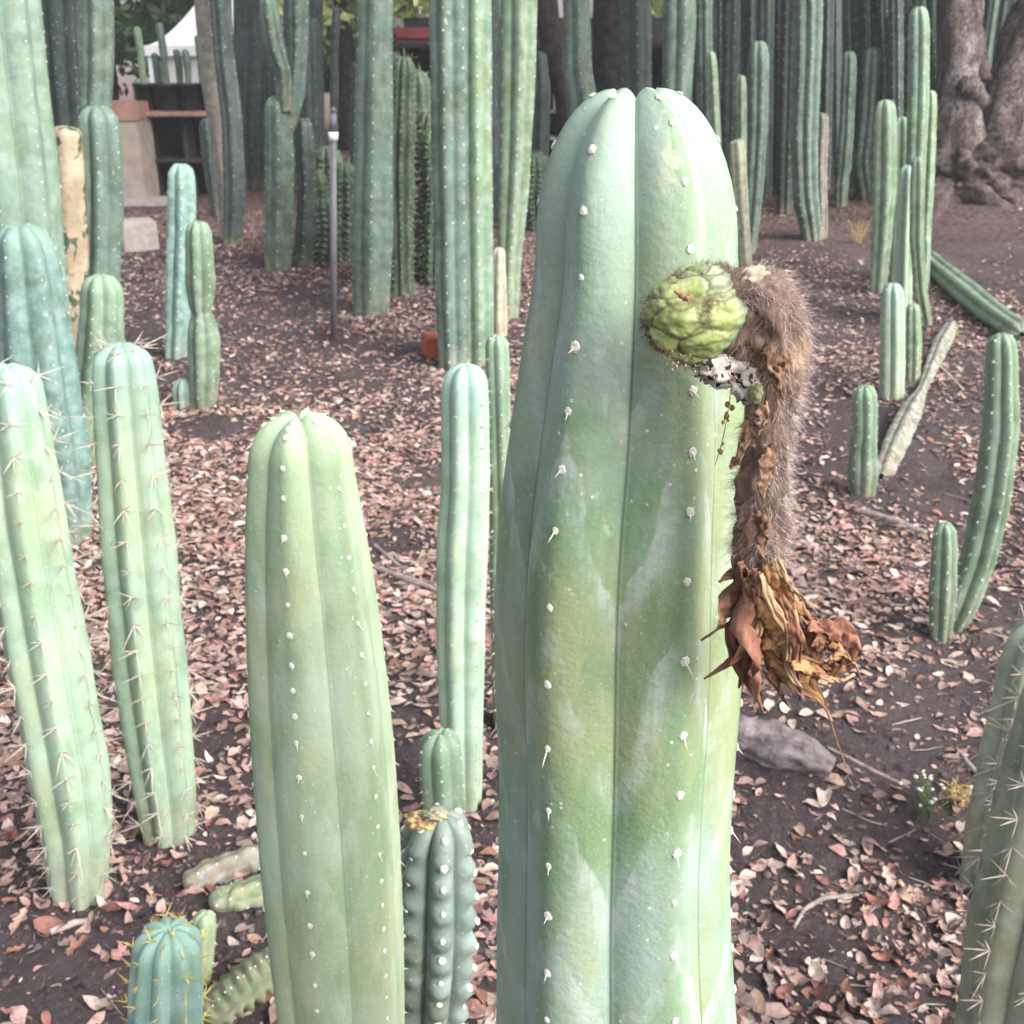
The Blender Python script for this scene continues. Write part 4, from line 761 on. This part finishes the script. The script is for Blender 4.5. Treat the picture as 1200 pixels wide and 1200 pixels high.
# garden light
g = ground(391, 398); lt = props(empty('garden_light', Vector((g.x, g.y, gz(g.x, g.y)))), 'slim grey metal garden light stake with a white lens near its top', 'light')
ztop = at(392, 128, g.y).z; zl = at(392, 160, g.y).z; zd = zdepth(g)/FPX
def rodm(name, z0, z1, r0, r1, mat, n=16):
    V = []; 
    for z, r in ((z0, 0.0005), (z0, r0), (z1, r1), (z1, .0005)):
        for j in range(n): V.append((r*math.cos(j*2*math.pi/n), r*math.sin(j*2*math.pi/n), z-lt.location.z))
    return link(name, npmesh(name, V, grid_faces(4, n)), mat, lt, smooth=False)
rodm('stake', lt.location.z-.05, zl-.02, 3.9*zd, 3.7*zd, M['metal']); rodm('lens', zl-.018, zl+.025, 5.*zd, 5.6*zd, plain('white_lens', (.85, .86, .92), .2, .02, 30, 0, .6)); rodm('cap', zl+.027, ztop-.015, 5.0*zd, 3.2*zd, M['metal']); rodm('finial', ztop-.013, ztop+.01, 3.6*zd, 2.6*zd, M['metal'])
lt.rotation_euler = (0, .06, 0)
# shed
YS = 14.5; s0 = at(462, 100, YS); s1 = at(800, 100, YS); shed = props(empty('garden_shed', Vector(((s0.x+s1.x)/2, YS+.8, 0))), 'dark open fronted timber shed with pale shelves behind the columns', 'shed'); sw = s1.x-s0.x; cx = (s0.x+s1.x)/2
boxm('back_wall', (cx, YS+1.6, .95), (sw, .06, 1.9), M['dtimber'], shed); boxm('side_wall', (s0.x-.04, YS+.8, .8), (.06, 1.5, 1.6), M['dtimber'], shed); boxm('side_wall', (s1.x+.04, YS+.8, .8), (.06, 1.5, 1.6), M['dtimber'], shed)
for i in range(6): boxm('post', (s0.x+.05+sw*i/5*.985, YS, .75), (.07, .07, 1.5), M['dtimber'] if i % 2 else M['greyw'], shed)
for z in (.45, .78): boxm('shelf', (cx, YS+.7, z), (sw*.97, .5, .035), M['greyw'], shed)
zr = at(500, 90, YS).z; boxm('roof', (cx, YS+.75, max(zr, 1.55)), (sw+.4, 2., .06), M['dtimber'], shed)
rc = boxm('folded_cloth', (0, 0, .09), (.55, .5, .17), M['redc'], None, .2, .05); rc.location = (at(482, 80, YS).x, YS+.4, max(zr, 1.55)+.032); props(rc, 'red cloth bundle lying on the shed roof', 'cloth')
sg = boxm('white_board', (0, 0, .16), (.12, .03, .32), M['white'], None, .1, .004); p = at(657, 165, YS-.4); sg.location = (p.x, YS-.0, .798); sg.location.y = YS+.6; props(sg, 'small white board standing on the shed shelf', 'board')
wl_ = boxm('rendered_wall', (0, 0, 1.5), (9., .15, 3.0), M['greyw'], None, 0, .01); wl_.location = (2.6, 19.5, 0); props(wl_, 'pale grey rendered wall glimpsed behind the dark stand', 'wall')
# dark leaning trunk behind the shed front
def bgtrunk(label, pts, Y, mat='bark'):
    rows = [[*at(x, y, Y), .5*w*Y/FPX] for x, y, w in pts]; b = Vector(rows[0][:3]); b.z = gz(b.x, b.y); rows[0][2] = b.z-.05; root = props(empty('tree', b), label, 'tree'); limb('trunk', rows, M[mat], root, 16, .2, len(label), 40); return root
M['darkbark'] = plain('dark_bark', (.04, .032, .035), .95, .4, 10, .8, .1, .03)
t1 = bgtrunk('dark slanting trunk behind the curving pale column', [(672, 220, 30), (664, 120, 24), (645, 40, 26), (632, -40, 26), (610, -300, 18)], 11.5, 'darkbark')
t2 = bgtrunk('dark upright trunk between the curving pale column and the bluish grey column', [(712, 220, 36), (712, 120, 30), (712, 0, 30), (715, -300, 20)], 12.5, 'darkbark')
for t_, c in ((t1, (.2, 12, 5.2)), (t2, (1.6, 13, 5.6))): leaf_cloud('crown', [(c[0]+rr.uniform(-2, 2), c[1]+rr.uniform(-2, 2), c[2]+rr.uniform(-.5, .9), 1.1, .6) for _ in range(14)], 350, .09, M['leaf_d'], t_, 5)
# hedge trees in the far background
def bgtree(label, x, Y, w, h, mat, seed, n=16, per=420, size=.12):
    p = at(x, 60, Y); root = props(empty('leafy_tree', Vector((p.x, Y, 0))), label, 'tree', 'leafy trees behind the garden'); r = random.Random(seed)
    limb('trunk', [[p.x, Y, -.1, .16], [p.x+.1, Y, h*.4, .12], [p.x-.1, Y, h*.75, .07]], M['darkbark'], root, 12, .2, seed, 20)
    leaf_cloud('crown', [(p.x+r.uniform(-w, w)*.75, Y+r.uniform(-.8, .8), r.uniform(.5, h), r.uniform(.5, .9), r.uniform(.4, .7)) for _ in range(n)], per, size, mat, root, seed)
for i, (lab, x, Y, w, h, m_) in enumerate([('dark tree behind the white tent', 120, 21, 2.2, 4.2, 'leaf_d'), ('dark tree behind the huge pale column', -60, 19, 2.4, 4.2, 'leaf_d'), ('sunlit yellow green tree behind the garden light', 400, 19, 2.0, 4., 'leaf_sun'), ('mid green tree behind the slender dark column', 300, 22, 2.4, 4.2, 'leaf_m'),
        ('pale leafy tree between the tall columns behind the shed', 520, 21, 2.2, 4.2, 'leaf_sun'), ('dark leafy tree behind the shed roof', 640, 23, 2.2, 4., 'leaf_d'), ('sunlit tree behind the dense dark stand', 850, 17.5, 1.6, 4., 'leaf_sun'), ('mid green tree behind the dense dark stand', 960, 18, 2.2, 4.2, 'leaf_m'),
        ('dark green tree behind the gnarled trunks', 1150, 16, 2.2, 4.2, 'leaf_d'), ('mid green tree beyond the gnarled trunks', 1290, 17, 2.4, 4.2, 'leaf_m')]):
    bgtree(lab, x, Y, w, h, M[m_], 60+i, 9 if m_ == 'leaf_sun' else 16, 300 if m_ == 'leaf_sun' else 420)
for i in range(7):
    x = 1150+i*11; column('dark slanted cactus between the two gnarled trunks', [(x+30, -200, 14), (x+20, -40, 14), (x+6, 60, 14), (x-4, 200, 13)], 12.6, 'dark' if i % 2 else 'teal', 6, 0., .18, 6, 30, 1, sp=.12, felt=.006, group='slanted cacti between the trunks')

# ------------------------------------------------------------------ leaf litter
COLS = {'pinkish tan': (.43, .295, .265), 'pale cream': (.55, .45, .39), 'reddish brown': (.29, .145, .115), 'greyish brown': (.25, .195, .18), 'dull tan': (.39, .275, .21), 'rosy': (.40, .225, .215)}
CN = list(COLS); CW = [.32, .17, .13, .16, .14, .08]
def leaf_shape(seed, seg=9, lobed=False):
    r = random.Random(seed); V = []; F = []; L_ = 1.; W = r.uniform(.36, .56); curl = r.uniform(-.9, 1.5); fold = r.uniform(.1, .7); tw = r.uniform(-.9, .9)
    for i in range(seg+1):
        t = i/seg; w = W*.5*(math.sin(math.pi*min(1, t**.85))**.75+.02)
        if lobed: w *= 1+.45*math.sin(t*19)
        x = (t-.5)*L_; z = curl*.25*(x*x*4-.3)+.05*math.sin(t*9+seed); a = tw*(t-.5)
        for u in ((-1, -.5, 0, .5, 1) if seg > 5 else (-1, 0, 1)):
            yv = u*w; zv = abs(u)**1.5*w*fold*1.1+.05*math.sin(t*11+u*3+seed)*abs(u); V.append((x, yv*math.cos(a)-zv*math.sin(a), z+yv*math.sin(a)+zv*math.cos(a)))
    for i in range(seg):
        q = 5 if seg > 5 else 3
        for j in range(q-1): F.append((i*q+j, i*q+j+1, i*q+j+q+1, i*q+j+q))
    V = np.array(V); V[:, 2] -= np.percentile(V[:, 2], 15); return V, np.array(F)
def litter_mat(name, vert):
    t = NT(name); o = t.obj(); c = t.attr('lcol', 'Color') if vert else t.n('ShaderNodeObjectInfo').outputs['Color']
    n = t.noise(o, 60 if vert else 5, 4, .65); c2 = t.mix(t.ramp(n, .4, .75), c, (.12, .06, .05), 'MIX'); c = t.mix(.6, c, c2); c = t.mix(t.ramp(n, .25, .42, .35, 0), c, (.6, .5, .44)); t.bump(n, .3, .004 if vert else .2); return t.done(c, .85, .15)
LMV = litter_mat('litter_leaf', True); LMO = litter_mat('single_leaf', False)
bare = [(100, 1130, 260, 120), (215, 1010, 90, 40), (1060, 560, 110, 70), (1110, 285, 110, 40), (960, 280, 90, 26), (1000, 880, 150, 40), (1095, 1000, 60, 45), (150, 410, 45, 50), (455, 640, 70, 18), (1010, 490, 70, 40), (1180, 720, 60, 60), (250, 500, 60, 14), (340, 300, 60, 18), (520, 560, 60, 14), (950, 1110, 60, 40), (480, 900, 40, 60), (225, 880, 40, 60)]
BW = []
for x, y, rx, ry in bare:
    g = ground(x, y); k = zdepth(g)/FPX; BW.append((g.x, g.y, rx*k, max(.05, (ground(x, y-ry).y-ground(x, y+ry).y)/2 if y+ry < 1500 else rx*k)))
def litter_density(x, y):
    d = sstep(-.24, .06, fbm(x, y, 1.5, 3, 77))*.8+.2*sstep(-.1, .2, fbm(x, y, 6, 2, 78))
    d = d*(.45+.55*sstep(-.2, .05, fbm(x, y, .5, 2, 81)))+.10
    for bx, by, rx, ry in BW:
        q = ((x-bx)/rx)**2+((y-by)/ry)**2; d = d*(1-.97*np.exp(-q*q*.8))
    return d
N = 250000; yy_ = NP.random(N)**.80*10.5+1.0; xx_ = (NP.random(N)*2-1)*(yy_*.60+.5)
keep = NP.random(N) < litter_density(xx_, yy_)*np.clip(1.15*yy_**-.0, 0, 1)*np.where(yy_ < 6, 1, .7); xx_, yy_ = xx_[keep], yy_[keep]
zz_ = gh(xx_, yy_)+np.clip(1-(yy_-1)/9, 0, 1)*(.050*fbm(xx_, yy_, 9, 5, 31)+.022*np.abs(fbm(xx_, yy_, 30, 3, 41)))
RB = [o for o in C.objects if o.type == 'EMPTY' and o.parent is None and 'cactus' in o.name and 1.2 < o.location.y < 8]
bx_ = np.concatenate([o.location.x+(.07+.16*NP.random(26)**1.5)*np.cos(np.linspace(0, 17, 26)) for o in RB]); by_ = np.concatenate([o.location.y+(.07+.16*NP.random(26)**1.5)*np.sin(np.linspace(0, 17, 26)) for o in RB])
xx_ = np.r_[xx_, bx_]; yy_ = np.r_[yy_, by_]
zz_ = gh(xx_, yy_)+np.clip(1-(yy_-1)/9, 0, 1)*(.050*fbm(xx_, yy_, 9, 5, 31)+.022*np.abs(fbm(xx_, yy_, 30, 3, 41)))
size = np.where(NP.random(len(xx_)) < .38, .011+.014*NP.random(len(xx_)), .024+.030*NP.random(len(xx_))**1.6); ci = NP.choice(len(CN), len(xx_), p=np.array(CW)/sum(CW))
vis = []
for i in np.argsort(yy_)[:6000]:
    px, py, z = proj((xx_[i], yy_[i], zz_[i]))
    if not (8 < px < 1192 and 8 < py < 1190): continue
    if 572 < px < 885 or (282 < px < 478 and py > 480) or (470 < px < 572 and py > 850) or px > 1125 and py > 850: continue
    vis.append((size[i]/z, i))
vis.sort(reverse=True); big = set(i for _, i in vis[:278])
SH = [leaf_shape(i, 9, i % 4 == 3) for i in range(12)]; LO = [leaf_shape(50+i, 4, i % 5 == 4) for i in range(14)]
SHM = []
for V, F in SH: m_ = npmesh('dry_leaf', V, F); m_.materials.append(LMO); m_.polygons.foreach_set('use_smooth', np.ones(len(F), bool)); SHM.append(m_)
LAB = {'pinkish tan': 'pinkish tan curled dry leaf lying on the dark soil', 'pale cream': 'pale cream dry leaf lying on the dark soil', 'reddish brown': 'reddish brown dry leaf lying on the dark soil', 'greyish brown': 'greyish brown crumpled dry leaf lying on the dark soil', 'dull tan': 'dull tan dry leaf lying on the dark soil', 'rosy': 'rosy pink dry leaf lying on the dark soil'}
def put_leaf(i, p, sz, cname, label=None, rng=None, tilt=.3, group=True):
    r = rng or R; o = bpy.data.objects.new('dry_leaf', SHM[i % 12]); C.objects.link(o); o.location = p; o.scale = (sz, sz, sz); o.rotation_euler = (r.gauss(0, tilt), r.gauss(0, tilt), r.uniform(0, 6.28))
    k = r.uniform(.8, 1.2); o.color = (*[min(1, v*k) for v in COLS[cname]], 1); props(o, label or LAB[cname], 'leaf', 'fallen leaves on the near soil, '+cname if group else None); return o
for i in big: put_leaf(int(NP.integers(12)), (xx_[i], yy_[i], zz_[i]+.004), size[i]*1.08, CN[ci[i]])
for x, y, sz, cn, lab, dz in [(143, 852, .075, 'pinkish tan', 'large pinkish leaf caught on spines between the two long spined cacti', .03), (100, 1042, .06, 'dull tan', 'yellowish tan leaf against the foot of the leaning spiny cactus', .008), (121, 1062, .042, 'pale cream', 'pale oval leaf beside the yellowish tan leaf', .004),
                            (62, 1090, .07, 'reddish brown', 'reddish leaf with a pale stalk on open bare soil', .006), (205, 982, .05, 'pale cream', 'crumpled cream leaf at the foot of the upright spiny cactus', .006), (1020, 935, .075, 'pinkish tan', 'broad pinkish tan leaf on the heap below the grey log', .006),
                            (965, 935, .07, 'pale cream', 'large pale leaf on the heap below the grey log', .006), (235, 1094, .045, 'rosy', 'rosy red leaf stuck to the short blunt stub', .09)]:
    g = ground(x, y); put_leaf(len(lab), (g.x, g.y, gz(g.x, g.y)+dz), sz, cn, lab, random.Random(x), .2, False)
VV = []; FF = []; CC = []; off = 0; rest = [i for i in range(len(xx_)) if i not in big]
for i in rest:
    V, F = LO[i % 14]; a = NP.random()*6.283; s = size[i]; tx, ty = NP.normal(0, .28, 2); ca, sa = math.cos(a), math.sin(a)
    x = V[:, 0]*ca-V[:, 1]*sa; y = V[:, 0]*sa+V[:, 1]*ca; z = V[:, 2]+x*tx+y*ty; z = z-z.min()*.7
    VV.append(np.stack([x*s+xx_[i], y*s+yy_[i], z*s*.6+zz_[i]+.001], 1)); FF.append(F+off); off += len(V)
    col = np.array(COLS[CN[ci[i]]])*(.45+.75*NP.random()); CC.append(np.tile(np.r_[np.clip(col, 0, 1), 1], (len(V), 1)))
lm = npmesh('leaf_litter', np.vstack(VV), np.vstack(FF), {'lcol': ('FLOAT_COLOR', np.vstack(CC))})
props(link('leaf_litter', lm, LMV), 'carpet of dry pinkish brown fallen leaves over the soil', 'leaf litter', kind='stuff')
# crushed leaf bits and needles
n = 26000; y_ = 1.0+NP.random(n)**.85*5.5; x_ = (NP.random(n)*2-1)*(y_*.58+.3); z_ = gh(x_, y_)+np.clip(1-(y_-1)/9, 0, 1)*(.050*fbm(x_, y_, 9, 5, 31)+.022*np.abs(fbm(x_, y_, 30, 3, 41)))
a_ = NP.random(n)*6.283; l_ = .002+.007*NP.random(n)**2+np.where(NP.random(n) < .12, .012, 0); w_ = np.where(l_ > .011, .0006, l_*(.25+.5*NP.random(n))); dz = NP.normal(0, .3, n)
dx, dy = np.cos(a_), np.sin(a_); Pm = np.stack([x_, y_, z_+.003], 1); A_ = np.stack([dx, dy, dz], 1)*l_[:, None]; B_ = np.stack([-dy, dx, NP.normal(0, .4, n)], 1)*w_[:, None]
col = np.array([COLS[k] for k in CN])[NP.choice(len(CN), n)]*(.35+.8*NP.random((n, 1)))
props(link('leaf_crumbs', npmesh('leaf_crumbs', np.stack([Pm-A_, Pm+B_, Pm+A_*.9, Pm-B_], 1).reshape(-1, 3), np.arange(4*n).reshape(-1, 4), {'lcol': ('FLOAT_COLOR', np.repeat(np.c_[col, np.ones(n)], 4, 0))}), LMV, smooth=False), 'crushed bits of dry leaf and needles strewn over the soil', 'leaf crumbs', kind='stuff')
# soil crumbs
n = 16000; y_ = NP.random(n)**.8*5+1.0; x_ = (NP.random(n)*2-1)*(y_*.55+.3); z_ = gh(x_, y_)+np.clip(1-(y_-1)/9, 0, 1)*(.050*fbm(x_, y_, 9, 5, 31)+.022*np.abs(fbm(x_, y_, 30, 3, 41)))
s_ = .0015+.010*NP.random(n)**5
q_ = NP.integers(0, len(RB), 5000); ra = NP.random(5000)*6.283; rd = .05+.09*NP.random(5000)**1.4; x_[:5000] = np.array([o.location.x for o in RB])[q_]+rd*np.cos(ra); y_[:5000] = np.array([o.location.y for o in RB])[q_]+rd*np.sin(ra); s_[:5000] = .0015+.007*NP.random(5000)**3
z_ = gh(x_, y_)+np.clip(1-(y_-1)/9, 0, 1)*(.050*fbm(x_, y_, 9, 5, 31)+.022*np.abs(fbm(x_, y_, 30, 3, 41))); VV = (LV[None]*(1+.35*NP.standard_normal((n, len(LV), 1)).clip(-1, 1)*.5)*s_[:, None, None]+np.stack([x_, y_, z_], 1)[:, None]); FF = LF[None]+(np.arange(n)*len(LV))[:, None, None]
props(link('soil_crumbs', npmesh('soil_crumbs', VV.reshape(-1, 3), FF.reshape(-1, 3)), plain('crumb_soil', (.075, .059, .062), .95, .5, 60), smooth=False), 'loose crumbs of dark soil scattered on the ground', 'soil crumbs', kind='stuff')
# twigs and wood
M['twig'] = plain('twig_grey', (.22, .185, .175), .9, .35, 60, .5); M['twig_p'] = plain('twig_pale', (.38, .33, .30), .9, .25, 60, .4); M['log'] = plain('weathered_log', (.19, .165, .17), .95, .45, 22, 1., .1, .01)
def twig(label, pts, mat='twig', name='fallen_twig', cat='twig', ridg=.15, lift=.5, group=None):
    rows = []
    for x, y, w in pts: g = ground(x, y); r = .5*w*zdepth(g)/FPX; rows.append([g.x, g.y, gz(g.x, g.y)+r*lift+.004, r])
    b = Vector(rows[0][:3]); b.z = gz(b.x, b.y); root = empty(name, b); TPx = resample(rows, 26, 2); V = tube_grid(TPx, 9 if name != 'weathered_log' else 30, ridg, len(label), 1., 6)
    bpy.data.objects.remove(root); me = npmesh(name, V.reshape(-1, 3)-np.array(b), grid_faces(28, V.shape[1])); o = link(name, me, M[mat]); o.location = b; props(o, label, cat, group); return o
twig('grey weathered log half sunk along the terrace edge beside the thick column', [(830, 858, 40), (880, 872, 50), (930, 888, 44), (975, 905, 26)], 'log', 'weathered_log', 'log', .35, .25)
twig('grey forked branch lying behind the smooth olive column', [(440, 668, 8), (470, 680, 9), (500, 690, 8), (515, 697, 5)])
twig('thin grey branch crossing the forked branch', [(438, 640, 4), (460, 660, 6), (490, 684, 4)])
twig('pale bent twig arching over the pink leaves', [(930, 1090, 4), (942, 1068, 5), (965, 1055, 6), (1005, 1051, 4)], 'twig')
twig('long thin grey twig below the weathered log', [(968, 878, 4), (1000, 895, 6), (1040, 915, 6), (1065, 925, 3)])
twig('dark stick lying below the stout stump', [(1000, 600, 8), (1040, 612, 10), (1085, 628, 8)])
twig('pale stick on the slope beside the dead stem', [(1095, 425, 3), (1110, 440, 4), (1128, 458, 3)], 'twig_p')
twig('straight tan twig lying on bare soil by the leaning spiny cactus', [(130, 1005, 3), (146, 1015, 4), (162, 1026, 3)], 'twig_p')
twig('split grey stick at the foot of the short bristly cactus', [(1120, 880, 5), (1140, 905, 7), (1160, 925, 5)], 'twig')
twig('pale twig resting near the bent reddish leaf', [(60, 1096, 8), (85, 1086, 9), (108, 1080, 4)], 'twig_p')
rr = random.Random(77)
for i in range(34):
    x = rr.choice((rr.uniform(880, 1120), rr.uniform(210, 290), rr.uniform(470, 520), rr.uniform(20, 140), rr.uniform(900, 1100))); y = rr.uniform(560, 1190); a = rr.uniform(-.9, .9); l = rr.uniform(15, 38)
    twig('thin dry twig lying among the fallen leaves', [(x, y, 1.), (x+l*math.cos(a), y+l*math.sin(a)+rr.uniform(-7, 7), 1.6), (x+2*l*math.cos(a), y+2*l*math.sin(a), .7)], rr.choice(('twig', 'twig_p')), group='thin twigs among the leaves')
# weeds
def weed(label, x, y, h, n, mat, seed, flower=None):
    g = ground(x, y); root = props(empty('small_weed', Vector((g.x, g.y, gz(g.x, g.y)))), label, 'weed'); r = random.Random(seed); L_ = []; fl_ = []
    for i in range(n):
        d = Vector((r.gauss(0, .35), r.gauss(0, .35), 1)); hh = h*r.uniform(.5, 1); p0 = Vector((r.gauss(0, .012), r.gauss(0, .012), -.003)); L_.append((p0, d, hh, .0012)); fl_.append((p0+d.normalized()*hh, Vector((0, 0, 1)), Vector((0, 1, 0)), r.uniform(.003, .006)))
        for q in range(3): L_.append((p0+d.normalized()*hh*r.uniform(.3, .9), Vector((r.gauss(0, 1), r.gauss(0, 1), .4)), r.uniform(.012, .025), .0016))
    props(link('stalks', cones_mesh('stalks', L_), M[mat], root, smooth=False), kind='stuff')
    if flower: props(link('flower_heads', felts_mesh('flower_heads', fl_), M[flower], root), kind='stuff')
M['weedg'] = plain('weed_green', (.08, .15, .05), .6, .3, 60); M['straw'] = plain('straw', (.42, .30, .14), .8, .3, 60)
weed('small green weed with whitish flower heads by the long grey twig', 1086, 955, .11, 16, 'weedg', 3, 'felt')
weed('tuft of dry yellow straw beside the small green weed', 1122, 935, .05, 40, 'straw', 5)
weed('wisp of dry straw on bare soil in front of the dark stand', 1006, 285, .3, 40, 'straw', 6)
# ------------------------------------------------------------------ thin haze volume, added to veil and lift the dark background
bm = bmesh.new(); bmesh.ops.create_cube(bm, size=1); bmesh.ops.scale(bm, vec=(520, 190, 11.5), verts=bm.verts); bmesh.ops.translate(bm, vec=(0, 80, 4.0), verts=bm.verts)
me = bpy.data.meshes.new('haze'); bm.to_mesh(me); bm.free(); hz = link('haze', me, None, smooth=False)
hm = bpy.data.materials.new('veil_haze'); hm.use_nodes = True; ht = hm.node_tree
for n_ in list(ht.nodes):
    if n_.type != 'OUTPUT_MATERIAL': ht.nodes.remove(n_)
pv = ht.nodes.new('ShaderNodeVolumePrincipled'); pv.inputs['Color'].default_value = (.92, .94, 1., 1); pv.inputs['Density'].default_value = .003; pv.inputs['Anisotropy'].default_value = .2
ht.links.new(pv.outputs[0], ht.nodes['Material Output'].inputs['Volume']); me.materials.append(hm); props(hz, kind='stuff')
bpy.context.view_layer.update()
